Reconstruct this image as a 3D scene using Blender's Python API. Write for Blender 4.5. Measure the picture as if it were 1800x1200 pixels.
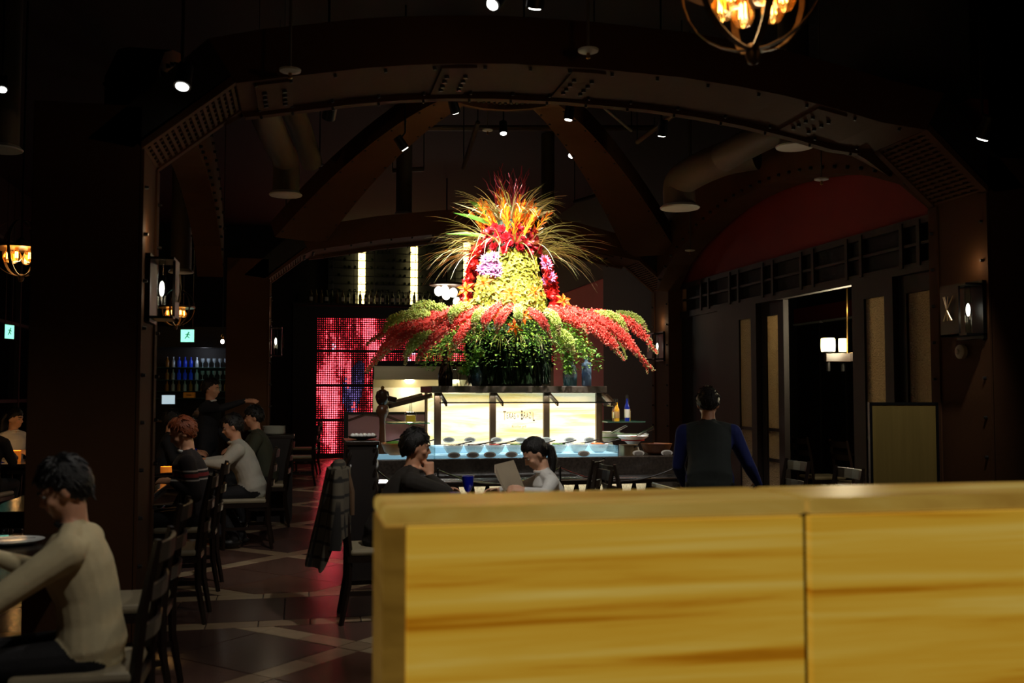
import bpy, bmesh, math, random
import numpy as np
from mathutils import Vector, Matrix, Euler
random.seed(7)
rnd = random.Random(11)
scene = bpy.context.scene
for o in list(bpy.data.objects):
    bpy.data.objects.remove(o)
COL = scene.collection
R = math.radians

# ------------------------------------------------------------------ camera
TH = R(12.0); ST, CT = math.sin(TH), math.cos(TH)
FPX = 1750.0; EYE = 1.5
PITCH = math.atan(90.0 / FPX)
cam_data = bpy.data.cameras.new('camera')
cam_data.lens = 35.0; cam_data.sensor_width = 36.0
cam_data.dof.use_dof = True
cam_data.dof.focus_distance = 10.0
cam_data.dof.aperture_fstop = 2.2
cam = bpy.data.objects.new('camera', cam_data)
cam.location = (0, 0, EYE)
cam.rotation_euler = (R(90) + PITCH, 0, -TH)
COL.objects.link(cam)
scene.camera = cam

# ------------------------------------------------------------------ world and exposure
world = bpy.data.worlds.new('world'); scene.world = world
world.use_nodes = True
world.node_tree.nodes['Background'].inputs[0].default_value = (0.02, 0.018, 0.016, 1)
world.node_tree.nodes['Background'].inputs[1].default_value = 0.3
scene.view_settings.view_transform = 'Standard'
scene.view_settings.look = 'None'
scene.view_settings.gamma = 1.0
scene.view_settings.exposure = 0.0
scene.view_settings.use_curve_mapping = False

def pix(px, py, Y):
    """point on the ray of a photo pixel at horizontal depth Y from the camera (room coordinates)"""
    a = (px - 900) / FPX; b = (600 - py) / FPX
    h = math.cos(PITCH) - b * math.sin(PITCH); up = math.sin(PITCH) + b * math.cos(PITCH)
    X = a * Y / h
    return Vector((X * CT + Y * ST, -X * ST + Y * CT, EYE + up * Y / h))
def on_v(px, py, v):
    p = pix(px, py, 1.0); return Vector((0, 0, EYE)) + (p - Vector((0, 0, EYE))) * (v / p.y)
def on_u(px, py, u):
    p = pix(px, py, 1.0); return Vector((0, 0, EYE)) + (p - Vector((0, 0, EYE))) * (u / p.x)
def on_z(px, py, z):
    p = pix(px, py, 1.0); return Vector((0, 0, EYE)) + (p - Vector((0, 0, EYE))) * ((z - EYE) / (p.z - EYE))

# ------------------------------------------------------------------ materials
def lin(c):
    r = []
    for x in c[:3]:
        x = x / 255.0
        r.append(x / 12.92 if x <= 0.04045 else ((x + 0.055) / 1.055) ** 2.4)
    return (r[0], r[1], r[2], 1)
MATS = {}
def M(name, col=(128, 128, 128), rough=0.5, metal=0.0, var=0.18, scale=6.0, bump=0.0, bscale=60.0, em=None, es=0.0,
      stretch=(1, 1, 1), trans=0.0, ior=1.45, coat=0.0, spec=0.5, sub=0.0):
    if name in MATS: return MATS[name]
    m = bpy.data.materials.new(name); m.use_nodes = True
    nt = m.node_tree; b = nt.nodes['Principled BSDF']
    tc = nt.nodes.new('ShaderNodeTexCoord'); mp = nt.nodes.new('ShaderNodeMapping')
    mp.inputs['Scale'].default_value = stretch
    nt.links.new(tc.outputs['Object'], mp.inputs['Vector'])
    no = nt.nodes.new('ShaderNodeTexNoise'); no.inputs['Scale'].default_value = scale; no.inputs['Detail'].default_value = 5
    nt.links.new(mp.outputs['Vector'], no.inputs['Vector'])
    mx = nt.nodes.new('ShaderNodeMix'); mx.data_type = 'RGBA'
    c = lin(col)
    mx.inputs['A'].default_value = (c[0] * (1 - var), c[1] * (1 - var), c[2] * (1 - var), 1)
    mx.inputs['B'].default_value = (min(1, c[0] * (1 + var)), min(1, c[1] * (1 + var)), min(1, c[2] * (1 + var)), 1)
    nt.links.new(no.outputs['Fac'], mx.inputs['Factor'])
    nt.links.new(mx.outputs['Result'], b.inputs['Base Color'])
    b.inputs['Roughness'].default_value = rough; b.inputs['Metallic'].default_value = metal
    b.inputs['Transmission Weight'].default_value = trans; b.inputs['IOR'].default_value = ior
    b.inputs['Coat Weight'].default_value = coat
    b.inputs['Specular IOR Level'].default_value = spec
    if sub: b.inputs['Subsurface Weight'].default_value = sub; b.inputs['Subsurface Radius'].default_value = (0.01, 0.004, 0.002)
    if em:
        b.inputs['Emission Color'].default_value = lin(em); b.inputs['Emission Strength'].default_value = es
    if bump:
        n2 = nt.nodes.new('ShaderNodeTexNoise'); n2.inputs['Scale'].default_value = bscale; n2.inputs['Detail'].default_value = 3
        nt.links.new(mp.outputs['Vector'], n2.inputs['Vector'])
        bp = nt.nodes.new('ShaderNodeBump'); bp.inputs['Strength'].default_value = bump; bp.inputs['Distance'].default_value = 0.01
        nt.links.new(n2.outputs['Fac'], bp.inputs['Height']); nt.links.new(bp.outputs['Normal'], b.inputs['Normal'])
    MATS[name] = m
    return m

def onyx(name, ramp, strength, sc=(0.55, 0.55, 7.0), seed=0.0, rough=0.3):
    """backlit banded onyx: the stone glows with its own banding"""
    if name in MATS: return MATS[name]
    m = bpy.data.materials.new(name); m.use_nodes = True; nt = m.node_tree; b = nt.nodes['Principled BSDF']
    tc = nt.nodes.new('ShaderNodeTexCoord'); mp = nt.nodes.new('ShaderNodeMapping')
    mp.inputs['Scale'].default_value = sc; mp.inputs['Location'].default_value = (seed, seed * 0.7, seed * 1.3)
    mp.inputs['Rotation'].default_value = (0, R(2.0), 0)
    nt.links.new(tc.outputs['Object'], mp.inputs['Vector'])
    no = nt.nodes.new('ShaderNodeTexNoise'); no.inputs['Scale'].default_value = 1.6; no.inputs['Detail'].default_value = 7
    no.inputs['Roughness'].default_value = 0.62; no.inputs['Distortion'].default_value = 0.5
    nt.links.new(mp.outputs['Vector'], no.inputs['Vector'])
    cr = nt.nodes.new('ShaderNodeValToRGB'); el = cr.color_ramp.elements
    el[0].position = ramp[0][0]; el[0].color = lin(ramp[0][1]); el[1].position = ramp[-1][0]; el[1].color = lin(ramp[-1][1])
    for p, c in ramp[1:-1]:
        e = el.new(p); e.color = lin(c)
    nt.links.new(no.outputs['Fac'], cr.inputs['Fac'])
    nt.links.new(cr.outputs['Color'], b.inputs['Emission Color'])
    b.inputs['Emission Strength'].default_value = strength
    b.inputs['Base Color'].default_value = lin((150, 110, 50)); b.inputs['Roughness'].default_value = rough
    MATS[name] = m
    return m

def attr_emit(name, strength):
    m = bpy.data.materials.new(name); m.use_nodes = True; nt = m.node_tree; b = nt.nodes['Principled BSDF']
    at = nt.nodes.new('ShaderNodeAttribute'); at.attribute_name = 'glow'
    nt.links.new(at.outputs['Color'], b.inputs['Emission Color']); b.inputs['Emission Strength'].default_value = strength
    b.inputs['Base Color'].default_value = (0.02, 0.02, 0.02, 1); MATS[name] = m
    return m

steel = M('brown_steel', (70, 45, 26), 0.8, 0.0, 0.25, 3, 0.15, 30, spec=0.15)
steel_dk = M('dark_steel', (30, 26, 23), 0.6, 0.2, 0.2, 4)
black = M('black_metal', (14, 13, 12), 0.45, 0.4)
ceil_m = M('black_ceiling', (14, 13, 12), 0.9)
wall_dk = M('dark_wall', (13, 11, 10), 0.8, bump=0.1)
red_pl = M('red_plaster', (112, 26, 15), 0.8, 0, 0.2, 1.5, 0.1, 40)
wood_dk = M('dark_wood', (26, 17, 13), 0.65, 0, 0.35, 5, 0.1, 40, stretch=(1, 1, 0.15))
wood_ch = M('espresso_wood', (34, 25, 20), 0.32, 0, 0.3, 8)
cush = M('beige_leather', (150, 138, 112), 0.5, 0, 0.15, 10, 0.1, 120)
cush_dk = M('charcoal_leather', (52, 50, 47), 0.45, 0, 0.15, 10, 0.1, 120)
chrome = M('chrome', (200, 200, 200), 0.15, 1.0, 0.05)
brass = M('brass', (150, 115, 60), 0.3, 1.0)
stainless = M('stainless', (185, 178, 150), 0.33, 1.0, 0.1, 3, stretch=(0.2, 1, 6))
white_cer = M('white_ceramic', (235, 235, 230), 0.2, 0, 0.04)
def thin(name, col, gloss=0.1, rough=0.04, body=0.0):
    m = bpy.data.materials.new(name); m.use_nodes = True; nt = m.node_tree; out = nt.nodes['Material Output']; b = nt.nodes['Principled BSDF']
    tr = nt.nodes.new('ShaderNodeBsdfTransparent'); tr.inputs[0].default_value = lin(col); fr = nt.nodes.new('ShaderNodeFresnel'); fr.inputs[0].default_value = 1.5
    no = nt.nodes.new('ShaderNodeTexNoise'); no.inputs['Scale'].default_value = 7; ad = nt.nodes.new('ShaderNodeMath'); ad.operation = 'MULTIPLY_ADD'; ad.inputs[1].default_value = gloss * 0.3; nt.links.new(no.outputs[0], ad.inputs[0]); hf = nt.nodes.new('ShaderNodeMath'); hf.operation = 'MULTIPLY'; hf.inputs[1].default_value = 0.5; nt.links.new(fr.outputs[0], hf.inputs[0]); nt.links.new(hf.outputs[0], ad.inputs[2])
    gb = nt.nodes.new('ShaderNodeBsdfGlossy'); gb.inputs['Roughness'].default_value = rough; m2 = nt.nodes.new('ShaderNodeMixShader'); m2.inputs[0].default_value = body
    b.inputs['Base Color'].default_value = lin(col); b.inputs['Roughness'].default_value = rough; mx = nt.nodes.new('ShaderNodeMixShader')
    nt.links.new(tr.outputs[0], m2.inputs[1]); nt.links.new(b.outputs[0], m2.inputs[2]); nt.links.new(ad.outputs[0], mx.inputs[0]); nt.links.new(m2.outputs[0], mx.inputs[1]); nt.links.new(gb.outputs[0], mx.inputs[2]); nt.links.new(mx.outputs[0], out.inputs['Surface']); MATS[name] = m
    return m
glass = thin('clear_glass', (232, 240, 240), 0.05)
glass_gr = thin('green_glass', (170, 225, 200), 0.1, 0.04, 0.12)
blue_gl = thin('cobalt_glass', (26, 44, 205), 0.1, 0.06, 0.45)
granite = M('dark_granite', (50, 43, 38), 0.25, 0, 0.8, 45, coat=0.3)
lens_m = M('lamp_lens', (255, 255, 255), em=(255, 252, 245), es=9.0)
duct_m = M('duct_grey', (78, 68, 56), 0.6, 0.1, 0.15, 3)
plate_m = M('diffuser_white', (170, 168, 160), 0.6)

# ------------------------------------------------------------------ mesh builder
class MB:
    def __init__(s): s.v = []; s.f = []; s.mi = []
    def add(s, vs, fs, mi=0):
        n = len(s.v); s.v.extend([tuple(x) for x in vs])
        for f in fs: s.f.append(tuple(i + n for i in f)); s.mi.append(mi)
        return s
    def box(s, x0, x1, y0, y1, z0, z1, mi=0):
        return s.add([(x0, y0, z0), (x1, y0, z0), (x1, y1, z0), (x0, y1, z0), (x0, y0, z1), (x1, y0, z1), (x1, y1, z1), (x0, y1, z1)],
                     [(0, 3, 2, 1), (4, 5, 6, 7), (0, 1, 5, 4), (1, 2, 6, 5), (2, 3, 7, 6), (3, 0, 4, 7)], mi)
    def bar(s, p, q, w, h, up=(0, 0, 1), mi=0):
        p = Vector(p); q = Vector(q); d = (q - p).normalized(); up = Vector(up)
        if abs(d.dot(up)) > 0.98: up = Vector((1, 0, 0))
        r = d.cross(up).normalized(); t = r.cross(d).normalized()
        c = []
        for e in (p, q):
            for a, b in ((-1, -1), (1, -1), (1, 1), (-1, 1)): c.append(e + r * (a * w / 2) + t * (b * h / 2))
        return s.add(c, [(0, 1, 2, 3), (7, 6, 5, 4), (0, 4, 5, 1), (1, 5, 6, 2), (2, 6, 7, 3), (3, 7, 4, 0)], mi)
    def tube(s, pts, rad, seg=8, mi=0, right=None, ry=None):
        pts = [Vector(p) for p in pts]; n = len(pts)
        if not hasattr(rad, '__len__'): rad = [rad] * n
        if ry is None: ry = rad
        vs = []; prev = None
        for i in range(n):
            t = (pts[min(i + 1, n - 1)] - pts[max(i - 1, 0)])
            if t.length < 1e-9: t = Vector((0, 0, 1))
            t.normalize()
            if right is not None: a = Vector(right)
            elif prev is None: a = Vector((0, 0, 1)) if abs(t.z) < 0.9 else Vector((1, 0, 0))
            else: a = prev
            a = (a - t * a.dot(t))
            if a.length < 1e-6: a = Vector((0, 1, 0)) - t * t.y
            a.normalize(); b = t.cross(a).normalized(); prev = a
            for k in range(seg):
                an = 2 * math.pi * k / seg
                vs.append(pts[i] + a * (rad[i] * math.cos(an)) + b * (ry[i] * math.sin(an)))
        fs = []
        for i in range(n - 1):
            for k in range(seg):
                k2 = (k + 1) % seg
                fs.append((i * seg + k, i * seg + k2, (i + 1) * seg + k2, (i + 1) * seg + k))
        fs.append(tuple(range(seg - 1, -1, -1))); fs.append(tuple((n - 1) * seg + k for k in range(seg)))
        return s.add(vs, fs, mi)
    def lathe(s, prof, seg=16, c=(0, 0, 0), mi=0, arc=None):
        vs = []; n = len(prof)
        for r, z in prof:
            for k in range(seg):
                an = 2 * math.pi * k / seg
                vs.append((c[0] + r * math.cos(an), c[1] + r * math.sin(an), c[2] + z))
        fs = []
        for i in range(n - 1):
            for k in range(seg):
                k2 = (k + 1) % seg
                fs.append((i * seg + k, i * seg + k2, (i + 1) * seg + k2, (i + 1) * seg + k))
        fs.append(tuple(range(seg - 1, -1, -1))); fs.append(tuple((n - 1) * seg + k for k in range(seg)))
        return s.add(vs, fs, mi)
    def ell(s, c, r, rot=None, seg=12, rings=8, mi=0):
        c = Vector(c); vs = [(0, 0, -r[2])]
        for i in range(1, rings):
            th = math.pi * i / rings - math.pi / 2
            for k in range(seg):
                an = 2 * math.pi * k / seg
                vs.append((r[0] * math.cos(th) * math.cos(an), r[1] * math.cos(th) * math.sin(an), r[2] * math.sin(th)))
        vs.append((0, 0, r[2]))
        if rot is not None: vs = [rot @ Vector(v) for v in vs]
        vs = [c + Vector(v) for v in vs]
        fs = []; last = len(vs) - 1
        for k in range(seg): fs.append((0, 1 + (k + 1) % seg, 1 + k))
        for i in range(rings - 2):
            for k in range(seg):
                k2 = (k + 1) % seg
                fs.append((1 + i * seg + k, 1 + i * seg + k2, 1 + (i + 1) * seg + k2, 1 + (i + 1) * seg + k))
        b = 1 + (rings - 2) * seg
        for k in range(seg): fs.append((last, b + k, b + (k + 1) % seg))
        return s.add(vs, fs, mi)
    def prism(s, poly, d, mi=0):
        """polygon of 3D points extruded by vector d"""
        n = len(poly); d = Vector(d)
        vs = [Vector(p) for p in poly] + [Vector(p) + d for p in poly]
        fs = [tuple(range(n - 1, -1, -1)), tuple(range(n, 2 * n))]
        for i in range(n):
            j = (i + 1) % n; fs.append((i, j, n + j, n + i))
        return s.add(vs, fs, mi)
    def mesh(s, name, mats, smooth=False):
        me = bpy.data.meshes.new(name); me.from_pydata(s.v, [], s.f)
        if not isinstance(mats, (list, tuple)): mats = [mats]
        for m in mats: me.materials.append(m)
        if len(mats) > 1: me.polygons.foreach_set('material_index', s.mi)
        bm = bmesh.new(); bm.from_mesh(me); bmesh.ops.recalc_face_normals(bm, faces=bm.faces); bm.to_mesh(me); bm.free()
        if smooth:
            me.polygons.foreach_set('use_smooth', [True] * len(me.polygons))
            try: me.set_sharp_from_angle(angle=R(40))
            except Exception: pass
        me.update()
        return me
    def build(s, name, mats, parent=None, smooth=False, loc=None, bevel=0.0, kind=None, label=None):
        me = s.mesh(name, mats, smooth)
        o = bpy.data.objects.new(name, me); COL.objects.link(o)
        if parent is not None: o.parent = parent
        if loc is not None: o.location = loc
        if bevel:
            b = o.modifiers.new('bevel', 'BEVEL'); b.width = bevel; b.segments = 2; b.limit_method = 'ANGLE'
        if kind: o['kind'] = kind
        if label: o['label'] = label
        return o

def tag(o, label, cat, group=None):
    o['label'] = label; o['category'] = cat
    if group: o['group'] = group
    return o
def thing(name, label, cat, loc=(0, 0, 0), rz=0.0, group=None):
    o = bpy.data.objects.new(name, None); COL.objects.link(o)
    o.empty_display_size = 0.1
    o.location = loc; o.rotation_euler = (0, 0, rz)
    return tag(o, label, cat, group)
def struct(mb, name, mats, **k):
    o = mb.build(name, mats, **k); o['kind'] = 'structure'; return o
def inst(src_mesh, name, parent=None, loc=(0, 0, 0), rot=(0, 0, 0), sc=(1, 1, 1)):
    o = bpy.data.objects.new(name, src_mesh); COL.objects.link(o)
    if parent is not None: o.parent = parent
    o.location = loc; o.rotation_euler = rot; o.scale = sc
    return o
def kids(o): return [c for c in bpy.data.objects if c.parent == o]
def copy_tree(o, parent=None, children=None):
    c = o.copy(); COL.objects.link(c); c.parent = parent
    for ch in (children or {}).get(o, o.children): copy_tree(ch, c, children)
    return c
def place(o, loc, rz, label=None, group=None):
    o.location = loc; o.rotation_euler = (0, 0, rz)
    if label: o['label'] = label
    if group: o['group'] = group
    return o
def lamp(kind, name, parent, loc, energy, color=(1, 1, 1), target=None, size=0.03, angle=60, blend=0.5):
    l = bpy.data.lights.new(name, kind); l.energy = energy; l.color = color
    if kind in ('POINT', 'SPOT'): l.shadow_soft_size = size
    if kind == 'SPOT': l.spot_size = R(angle); l.spot_blend = blend
    o = bpy.data.objects.new(name, l); COL.objects.link(o)
    if parent is not None: o.parent = parent
    o.location = loc
    if target is not None:
        w = Vector(loc) + (Vector(parent.location) if parent is not None else Vector())
        o.rotation_euler = (Vector(target) - w).to_track_quat('-Z', 'Y').to_euler()
    return o
# ------------------------------------------------------------------ floor
CEIL = 5.3
tile_a = M('tile_brown', (96, 70, 60), 0.2, 0, 0.25, 5, 0.05, 25)
tile_b = M('tile_umber', (82, 62, 56), 0.22, 0, 0.25, 5, 0.05, 25)
tile_c = M('tile_rust', (104, 72, 58), 0.2, 0, 0.25, 5, 0.05, 25)
tile_l = M('tile_sand', (170, 148, 118), 0.24, 0, 0.2, 7, 0.05, 25)
tile_l2 = M('tile_tan', (148, 124, 98), 0.24, 0, 0.2, 7, 0.05, 25)
grout = M('grout', (48, 38, 33), 0.7)
floor = struct(MB().box(-7, 9, -3, 24.6, -0.2, -0.008), 'floor', grout)
def clip(poly, ax, val, sign):
    out = []
    for i in range(len(poly)):
        a, b = poly[i], poly[(i + 1) % len(poly)]
        da, db = sign * (a[ax] - val), sign * (b[ax] - val)
        if da >= 0: out.append(a)
        if da * db < 0:
            t = da / (da - db); out.append((a[0] + (b[0] - a[0]) * t, a[1] + (b[1] - a[1]) * t))
    return out
tiles = []   # (polygon, material, bevel gap applied)
def lattice(n0, vlo, vhi, side=1.5, band=0.17, ulo=-5.2, uhi=4.8):
    q = math.sqrt(0.5); g = 0.004
    def st(s, t): return (n0[0] + (s - t) * q, n0[1] + (s + t) * q)
    def put(s0, s1, t0, t1, m):
        poly = [st(s0 + g, t0 + g), st(s1 - g, t0 + g), st(s1 - g, t1 - g), st(s0 + g, t1 - g)]
        for ax, val, sg in ((1, vlo, 1), (1, vhi, -1), (0, ulo, 1), (0, uhi, -1)):
            if poly: poly = clip(poly, ax, val, sg)
        if len(poly) > 2: tiles.append((poly, m))
    K = 18; h = band / 2
    for i in range(-K, K):
        for j in range(-K, K):
            s0, t0 = i * side, j * side
            c = st(s0 + side / 2, t0 + side / 2)
            if c[1] < vlo - 1.3 or c[1] > vhi + 1.3 or c[0] < ulo - 1.3 or c[0] > uhi + 1.3: continue
            inn = side - band; a = inn / 2
            for x in (0, 1):
                for y in (0, 1):
                    put(s0 + h + x * a, s0 + h + (x + 1) * a, t0 + h + y * a, t0 + h + (y + 1) * a, rnd.choice((tile_a, tile_b, tile_c)))
            w = inn / 4
            for k in range(4):
                put(s0 + h + k * w, s0 + h + (k + 1) * w, t0 - h, t0 + h, rnd.choice((tile_l, tile_l2)))
                put(s0 - h, s0 + h, t0 + h + k * w, t0 + h + (k + 1) * w, rnd.choice((tile_l, tile_l2)))
            put(s0 - h, s0 + h, t0 - h, t0 + h, tile_l2)
lattice((-0.1, 9.54), 7.755, 24.1, uhi=8.4)
lattice((0.35, 6.05), 0.5, 6.67)
for v0, v1, m in ((7.585, 7.747, 1), (6.678, 6.84, 1), (6.848, 7.577, 0)):
    u = -5.2; w = 0.33 if m else 0.73
    while u < 4.8:
        tiles.append(([(u + 0.004, v0), (u + w - 0.004, v0), (u + w - 0.004, v1), (u + 0.004, v1)], rnd.choice((tile_l, tile_l2) if m else (tile_a, tile_b, tile_c))))
        u += w
def tile_rank(t):
    p = t[0]; c = (sum(x[0] for x in p) / len(p), sum(x[1] for x in p) / len(p))
    X = c[0] * CT - c[1] * ST; Y = c[0] * ST + c[1] * CT
    if Y < 3: return 1e9
    px = 900 + FPX * X / Y; py = 690 + FPX * EYE / Y
    if px < 200 or px > 690 or py > 1230: return 1e6 + Y
    return Y
tiles.sort(key=tile_rank)
rest = MB(); rmats = [tile_a, tile_b, tile_c, tile_l, tile_l2]
for n, (poly, m) in enumerate(tiles):
    c = (sum(p[0] for p in poly) / len(poly), sum(p[1] for p in poly) / len(poly))
    if n < 290 and tile_rank((poly, m)) < 1e6:
        dz = rnd.uniform(-0.0012, 0.0012)
        o = MB().prism([(p[0] - c[0], p[1] - c[1], -0.012 + dz) for p in poly], (0, 0, 0.012)).build('floor_tile', m, floor, loc=(c[0], c[1], 0))
    else:
        rest.prism([(p[0], p[1], -0.012) for p in poly], (0, 0, 0.012), rmats.index(m))
rest.build('floor_tiles', rmats, floor, kind='stuff')

# ------------------------------------------------------------------ shell
struct(MB().box(-7, 9, -3, 24.6, CEIL, CEIL + 0.2), 'ceiling', ceil_m)
wl = struct(MB().box(-5.4, -5.2, -3, 24.6, 0, CEIL), 'wall_left', wall_dk)
struct(MB().box(-5.4, 9, -3, -2.8, 0, CEIL), 'wall_rear', wall_dk)
wb = MB().box(-5.4, 9, 24.2, 24.6, 0, CEIL)
struct(wb, 'wall_back', wall_dk)
struct(MB().box(8.6, 8.8, -3, 24.4, 0, CEIL), 'wall_far_right', wall_dk)
# window wall on the left: dark mullions and night-dark panes
win = struct(MB().box(-5.195, -5.12, 9.4, 22.9, 0.0, 0.12), 'window_1', steel_dk)
pane_m = M('night_pane', (12, 14, 16), 0.06, 0, 0.1)
fr_m = M('window_frame_grey', (66, 64, 66), 0.5, 0.3)
for k in range(10):
    v = 9.4 + k * 1.5
    MB().box(-5.19, -5.08, v - 0.035, v + 0.035, 0.12, 4.2).build('mullion', fr_m, win)
for z in (1.35, 2.75, 4.2):
    MB().box(-5.19, -5.09, 9.4, 22.9, z - 0.03, z + 0.03).build('transom_bar', fr_m, win)
for k in range(9):
    for z0, z1 in ((0.12, 1.32), (1.38, 2.72), (2.78, 4.17)):
        MB().box(-5.185, -5.165, 9.435 + k * 1.5, 10.865 + k * 1.5, z0, z1).build('pane', pane_m, win)

# ------------------------------------------------------------------ riveted steel portals
def portal(label, vf, D, prof, colw, kn=(1, None), T=0.3, lat=(16, 7)):
    """prof: inner outline (u,z) from left column foot over the arch to the right column foot"""
    n = len(prof); root = thing('steel_arch', label, 'arch', (0, vf, 0))
    V = lambda i, y, o=0.0: None
    nor = []
    for i in range(n):
        a = prof[max(i - 1, 0)]; b = prof[min(i + 1, n - 1)]
        d = Vector((b[0] - a[0], b[1] - a[1])).normalized(); nor.append(Vector((-d.y, d.x)))
    def seg(i, j, y0, y1, o0, o1):
        p = [Vector((prof[i][0], 0, prof[i][1])), Vector((prof[j][0], 0, prof[j][1]))]
        na = [Vector((nor[i].x, 0, nor[i].y)), Vector((nor[j].x, 0, nor[j].y))]
        poly = [p[0] + na[0] * o0, p[1] + na[1] * o0, p[1] + na[1] * o1, p[0] + na[0] * o1]
        return [q + Vector((0, y0, 0)) for q in poly], Vector((0, y1 - y0, 0))
    # columns
    for sgn, i in ((-1, 0), (1, n - 1)):
        u = prof[i][0]; j = 1 if sgn < 0 else n - 2; zt = prof[j][1]
        lo, hi = sorted((u, u + sgn * colw))
        c = MB().box(lo, hi, 0, D, 0, zt + 0.25).build('column', steel, root, bevel=0.006)
        f = MB()
        for y in (0.0, D - 0.1):
            lo2, hi2 = sorted((u - sgn * 0.012, u + sgn * 0.01))
            f.box(lo2, hi2, y, y + 0.1, 0, zt)
        f.build('edge_plate', steel, c)
        rv = MB(); z = 0.25
        while z < zt - 0.1:
            for y in (0.05, D - 0.05):
                rv.tube([(u - sgn * 0.012, y, z), (u - sgn * 0.034, y, z)], [0.012, 0.009], 6)
            z += 0.27
        rv.build('rivets', steel_dk, c, kind='stuff')
    # knees with perforated lattice
    for i, j in ((1, 2), (n - 3, n - 2)):
        k = MB(); k.prism(*seg(i, j, 0, D, 0.05, T)).build('knee_plate', steel_dk, root)
        kn = root.children[-1] if False else None
        a = Vector((prof[i][0], 0, prof[i][1])); b = Vector((prof[j][0], 0, prof[j][1]))
        na = Vector((nor[i].x + nor[j].x, 0, nor[i].y + nor[j].y)).normalized()
        d = b - a; d1 = d.normalized(); nd = Vector((-d1.z, 0, d1.x))
        for y in (0.03, D - 0.03): fo = MB().bar(a + Vector((0, y, 0)) + nd * 0.03, b + Vector((0, y, 0)) + nd * 0.03, 0.06, 0.05, up=nd).build('knee_rail', steel, root)
        for q in range(lat[0]):
            t = (q + 0.5) / lat[0]
            c = a + d * t + nd * 0.03
            MB().bar(c + Vector((0, 0.06, 0)), c + Vector((0, D - 0.06, 0)), d.length / lat[0] * 0.5, 0.03, up=nd).build('lattice_slat', steel, fo)
        for q in range(1, lat[1]):
            y = D * q / lat[1]
            MB().bar(a + Vector((0, y, 0)) + nd * 0.036, b + Vector((0, y, 0)) + nd * 0.036, D / lat[1] * 0.42, 0.02, up=nd).build('lattice_bar', steel, fo)
    # arch
    am = MB(); lip = MB(); rv = MB()
    for i in range(2, n - 3):
        am.prism(*seg(i, i + 1, 0, D, 0, T)); lip.prism(*seg(i, i + 1, D - 0.02, D + 0.05, -0.035, 0.02))
        a = Vector((prof[i][0], 0, prof[i][1])); b = Vector((prof[i + 1][0], 0, prof[i + 1][1])); L = (b - a).length; m = max(1, int(L / 0.25))
        for q in range(m):
            t = (q + 0.5) / m; p = a.lerp(b, t); nn = nor[i].lerp(nor[i + 1], t); nv = Vector((nn.x, 0, nn.y))
            for y in (0.05, D - 0.07):
                rv.tube([p + Vector((0, y, 0)) + nv * 0.01, p + Vector((0, y, 0)) - nv * 0.022], [0.013, 0.01], 6)
            rv.tube([p + Vector((0, D + 0.0, 0)) - nv * 0.03, p + Vector((0, D, 0)) - nv * 0.055], [0.011, 0.008], 6)
    ao = am.build('arch_beam', steel, root); lip.build('flange', steel, root); rv.build('rivets', steel_dk, ao, kind='stuff')
    for fr in (0.12, 0.42, 0.6, 0.88):     # splice plates with bolts
        i = 2 + int(fr * (n - 5)); p = Vector((prof[i][0], 0, prof[i][1])); nv = Vector((nor[i].x, 0, nor[i].y)); dv = Vector((nv.z, 0, -nv.x))
        s = MB().bar(p - dv * 0.11 + Vector((0, D / 2, 0)) - nv * 0.008, p + dv * 0.11 + Vector((0, D / 2, 0)) - nv * 0.008, D * 0.86, 0.016, up=nv).build('splice_plate', steel, root)
        bo = MB()
        for du in (-0.06, 0.06):
            for y in (0.3, 0.45, 0.6, 0.72): bo.tube([p + dv * du + Vector((0, D * y, 0)) - nv * 0.01, p + dv * du + Vector((0, D * y, 0)) - nv * 0.035], 0.015, 6)
        bo.build('bolts', steel_dk, s, kind='stuff')
    return root
VF, VB = 5.95, 12.5
def uz(px, py, v):
    p = on_v(px, py, v); return (p.x, p.z)
fl = uz(250, 262, VF); fr_ = uz(1736, 338, VF)
front_prof = [(fl[0], 0.0), fl] + [uz(x, y, VF) for x, y in ((415, 146), (480, 138), (542, 131), (636, 120), (721, 114), (810, 111), (900, 112), (1040, 120), (1200, 136), (1300, 152), (1380, 168), (1470, 191), (1550, 215), (1628, 228))] + [fr_, (fr_[0], 0.0)]
portal('riveted brown steel arch spanning overhead in front of the flower island', VF, 0.65, front_prof, 0.58)
bl = uz(473, 490, VB); br_ = uz(1176, 507, VB)
back_prof = [(bl[0], 0.0), bl] + [uz(x, y, VB) for x, y in ((542, 440), (600, 432), (670, 421), (780, 410), (840, 407), (920, 413), (1008, 430), (1067, 446), (1122, 458))] + [br_, (br_[0], 0.0)]
portal('smaller riveted steel arch behind the flower island, framing the wine wall', VB, 0.65, back_prof, 0.5)

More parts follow.
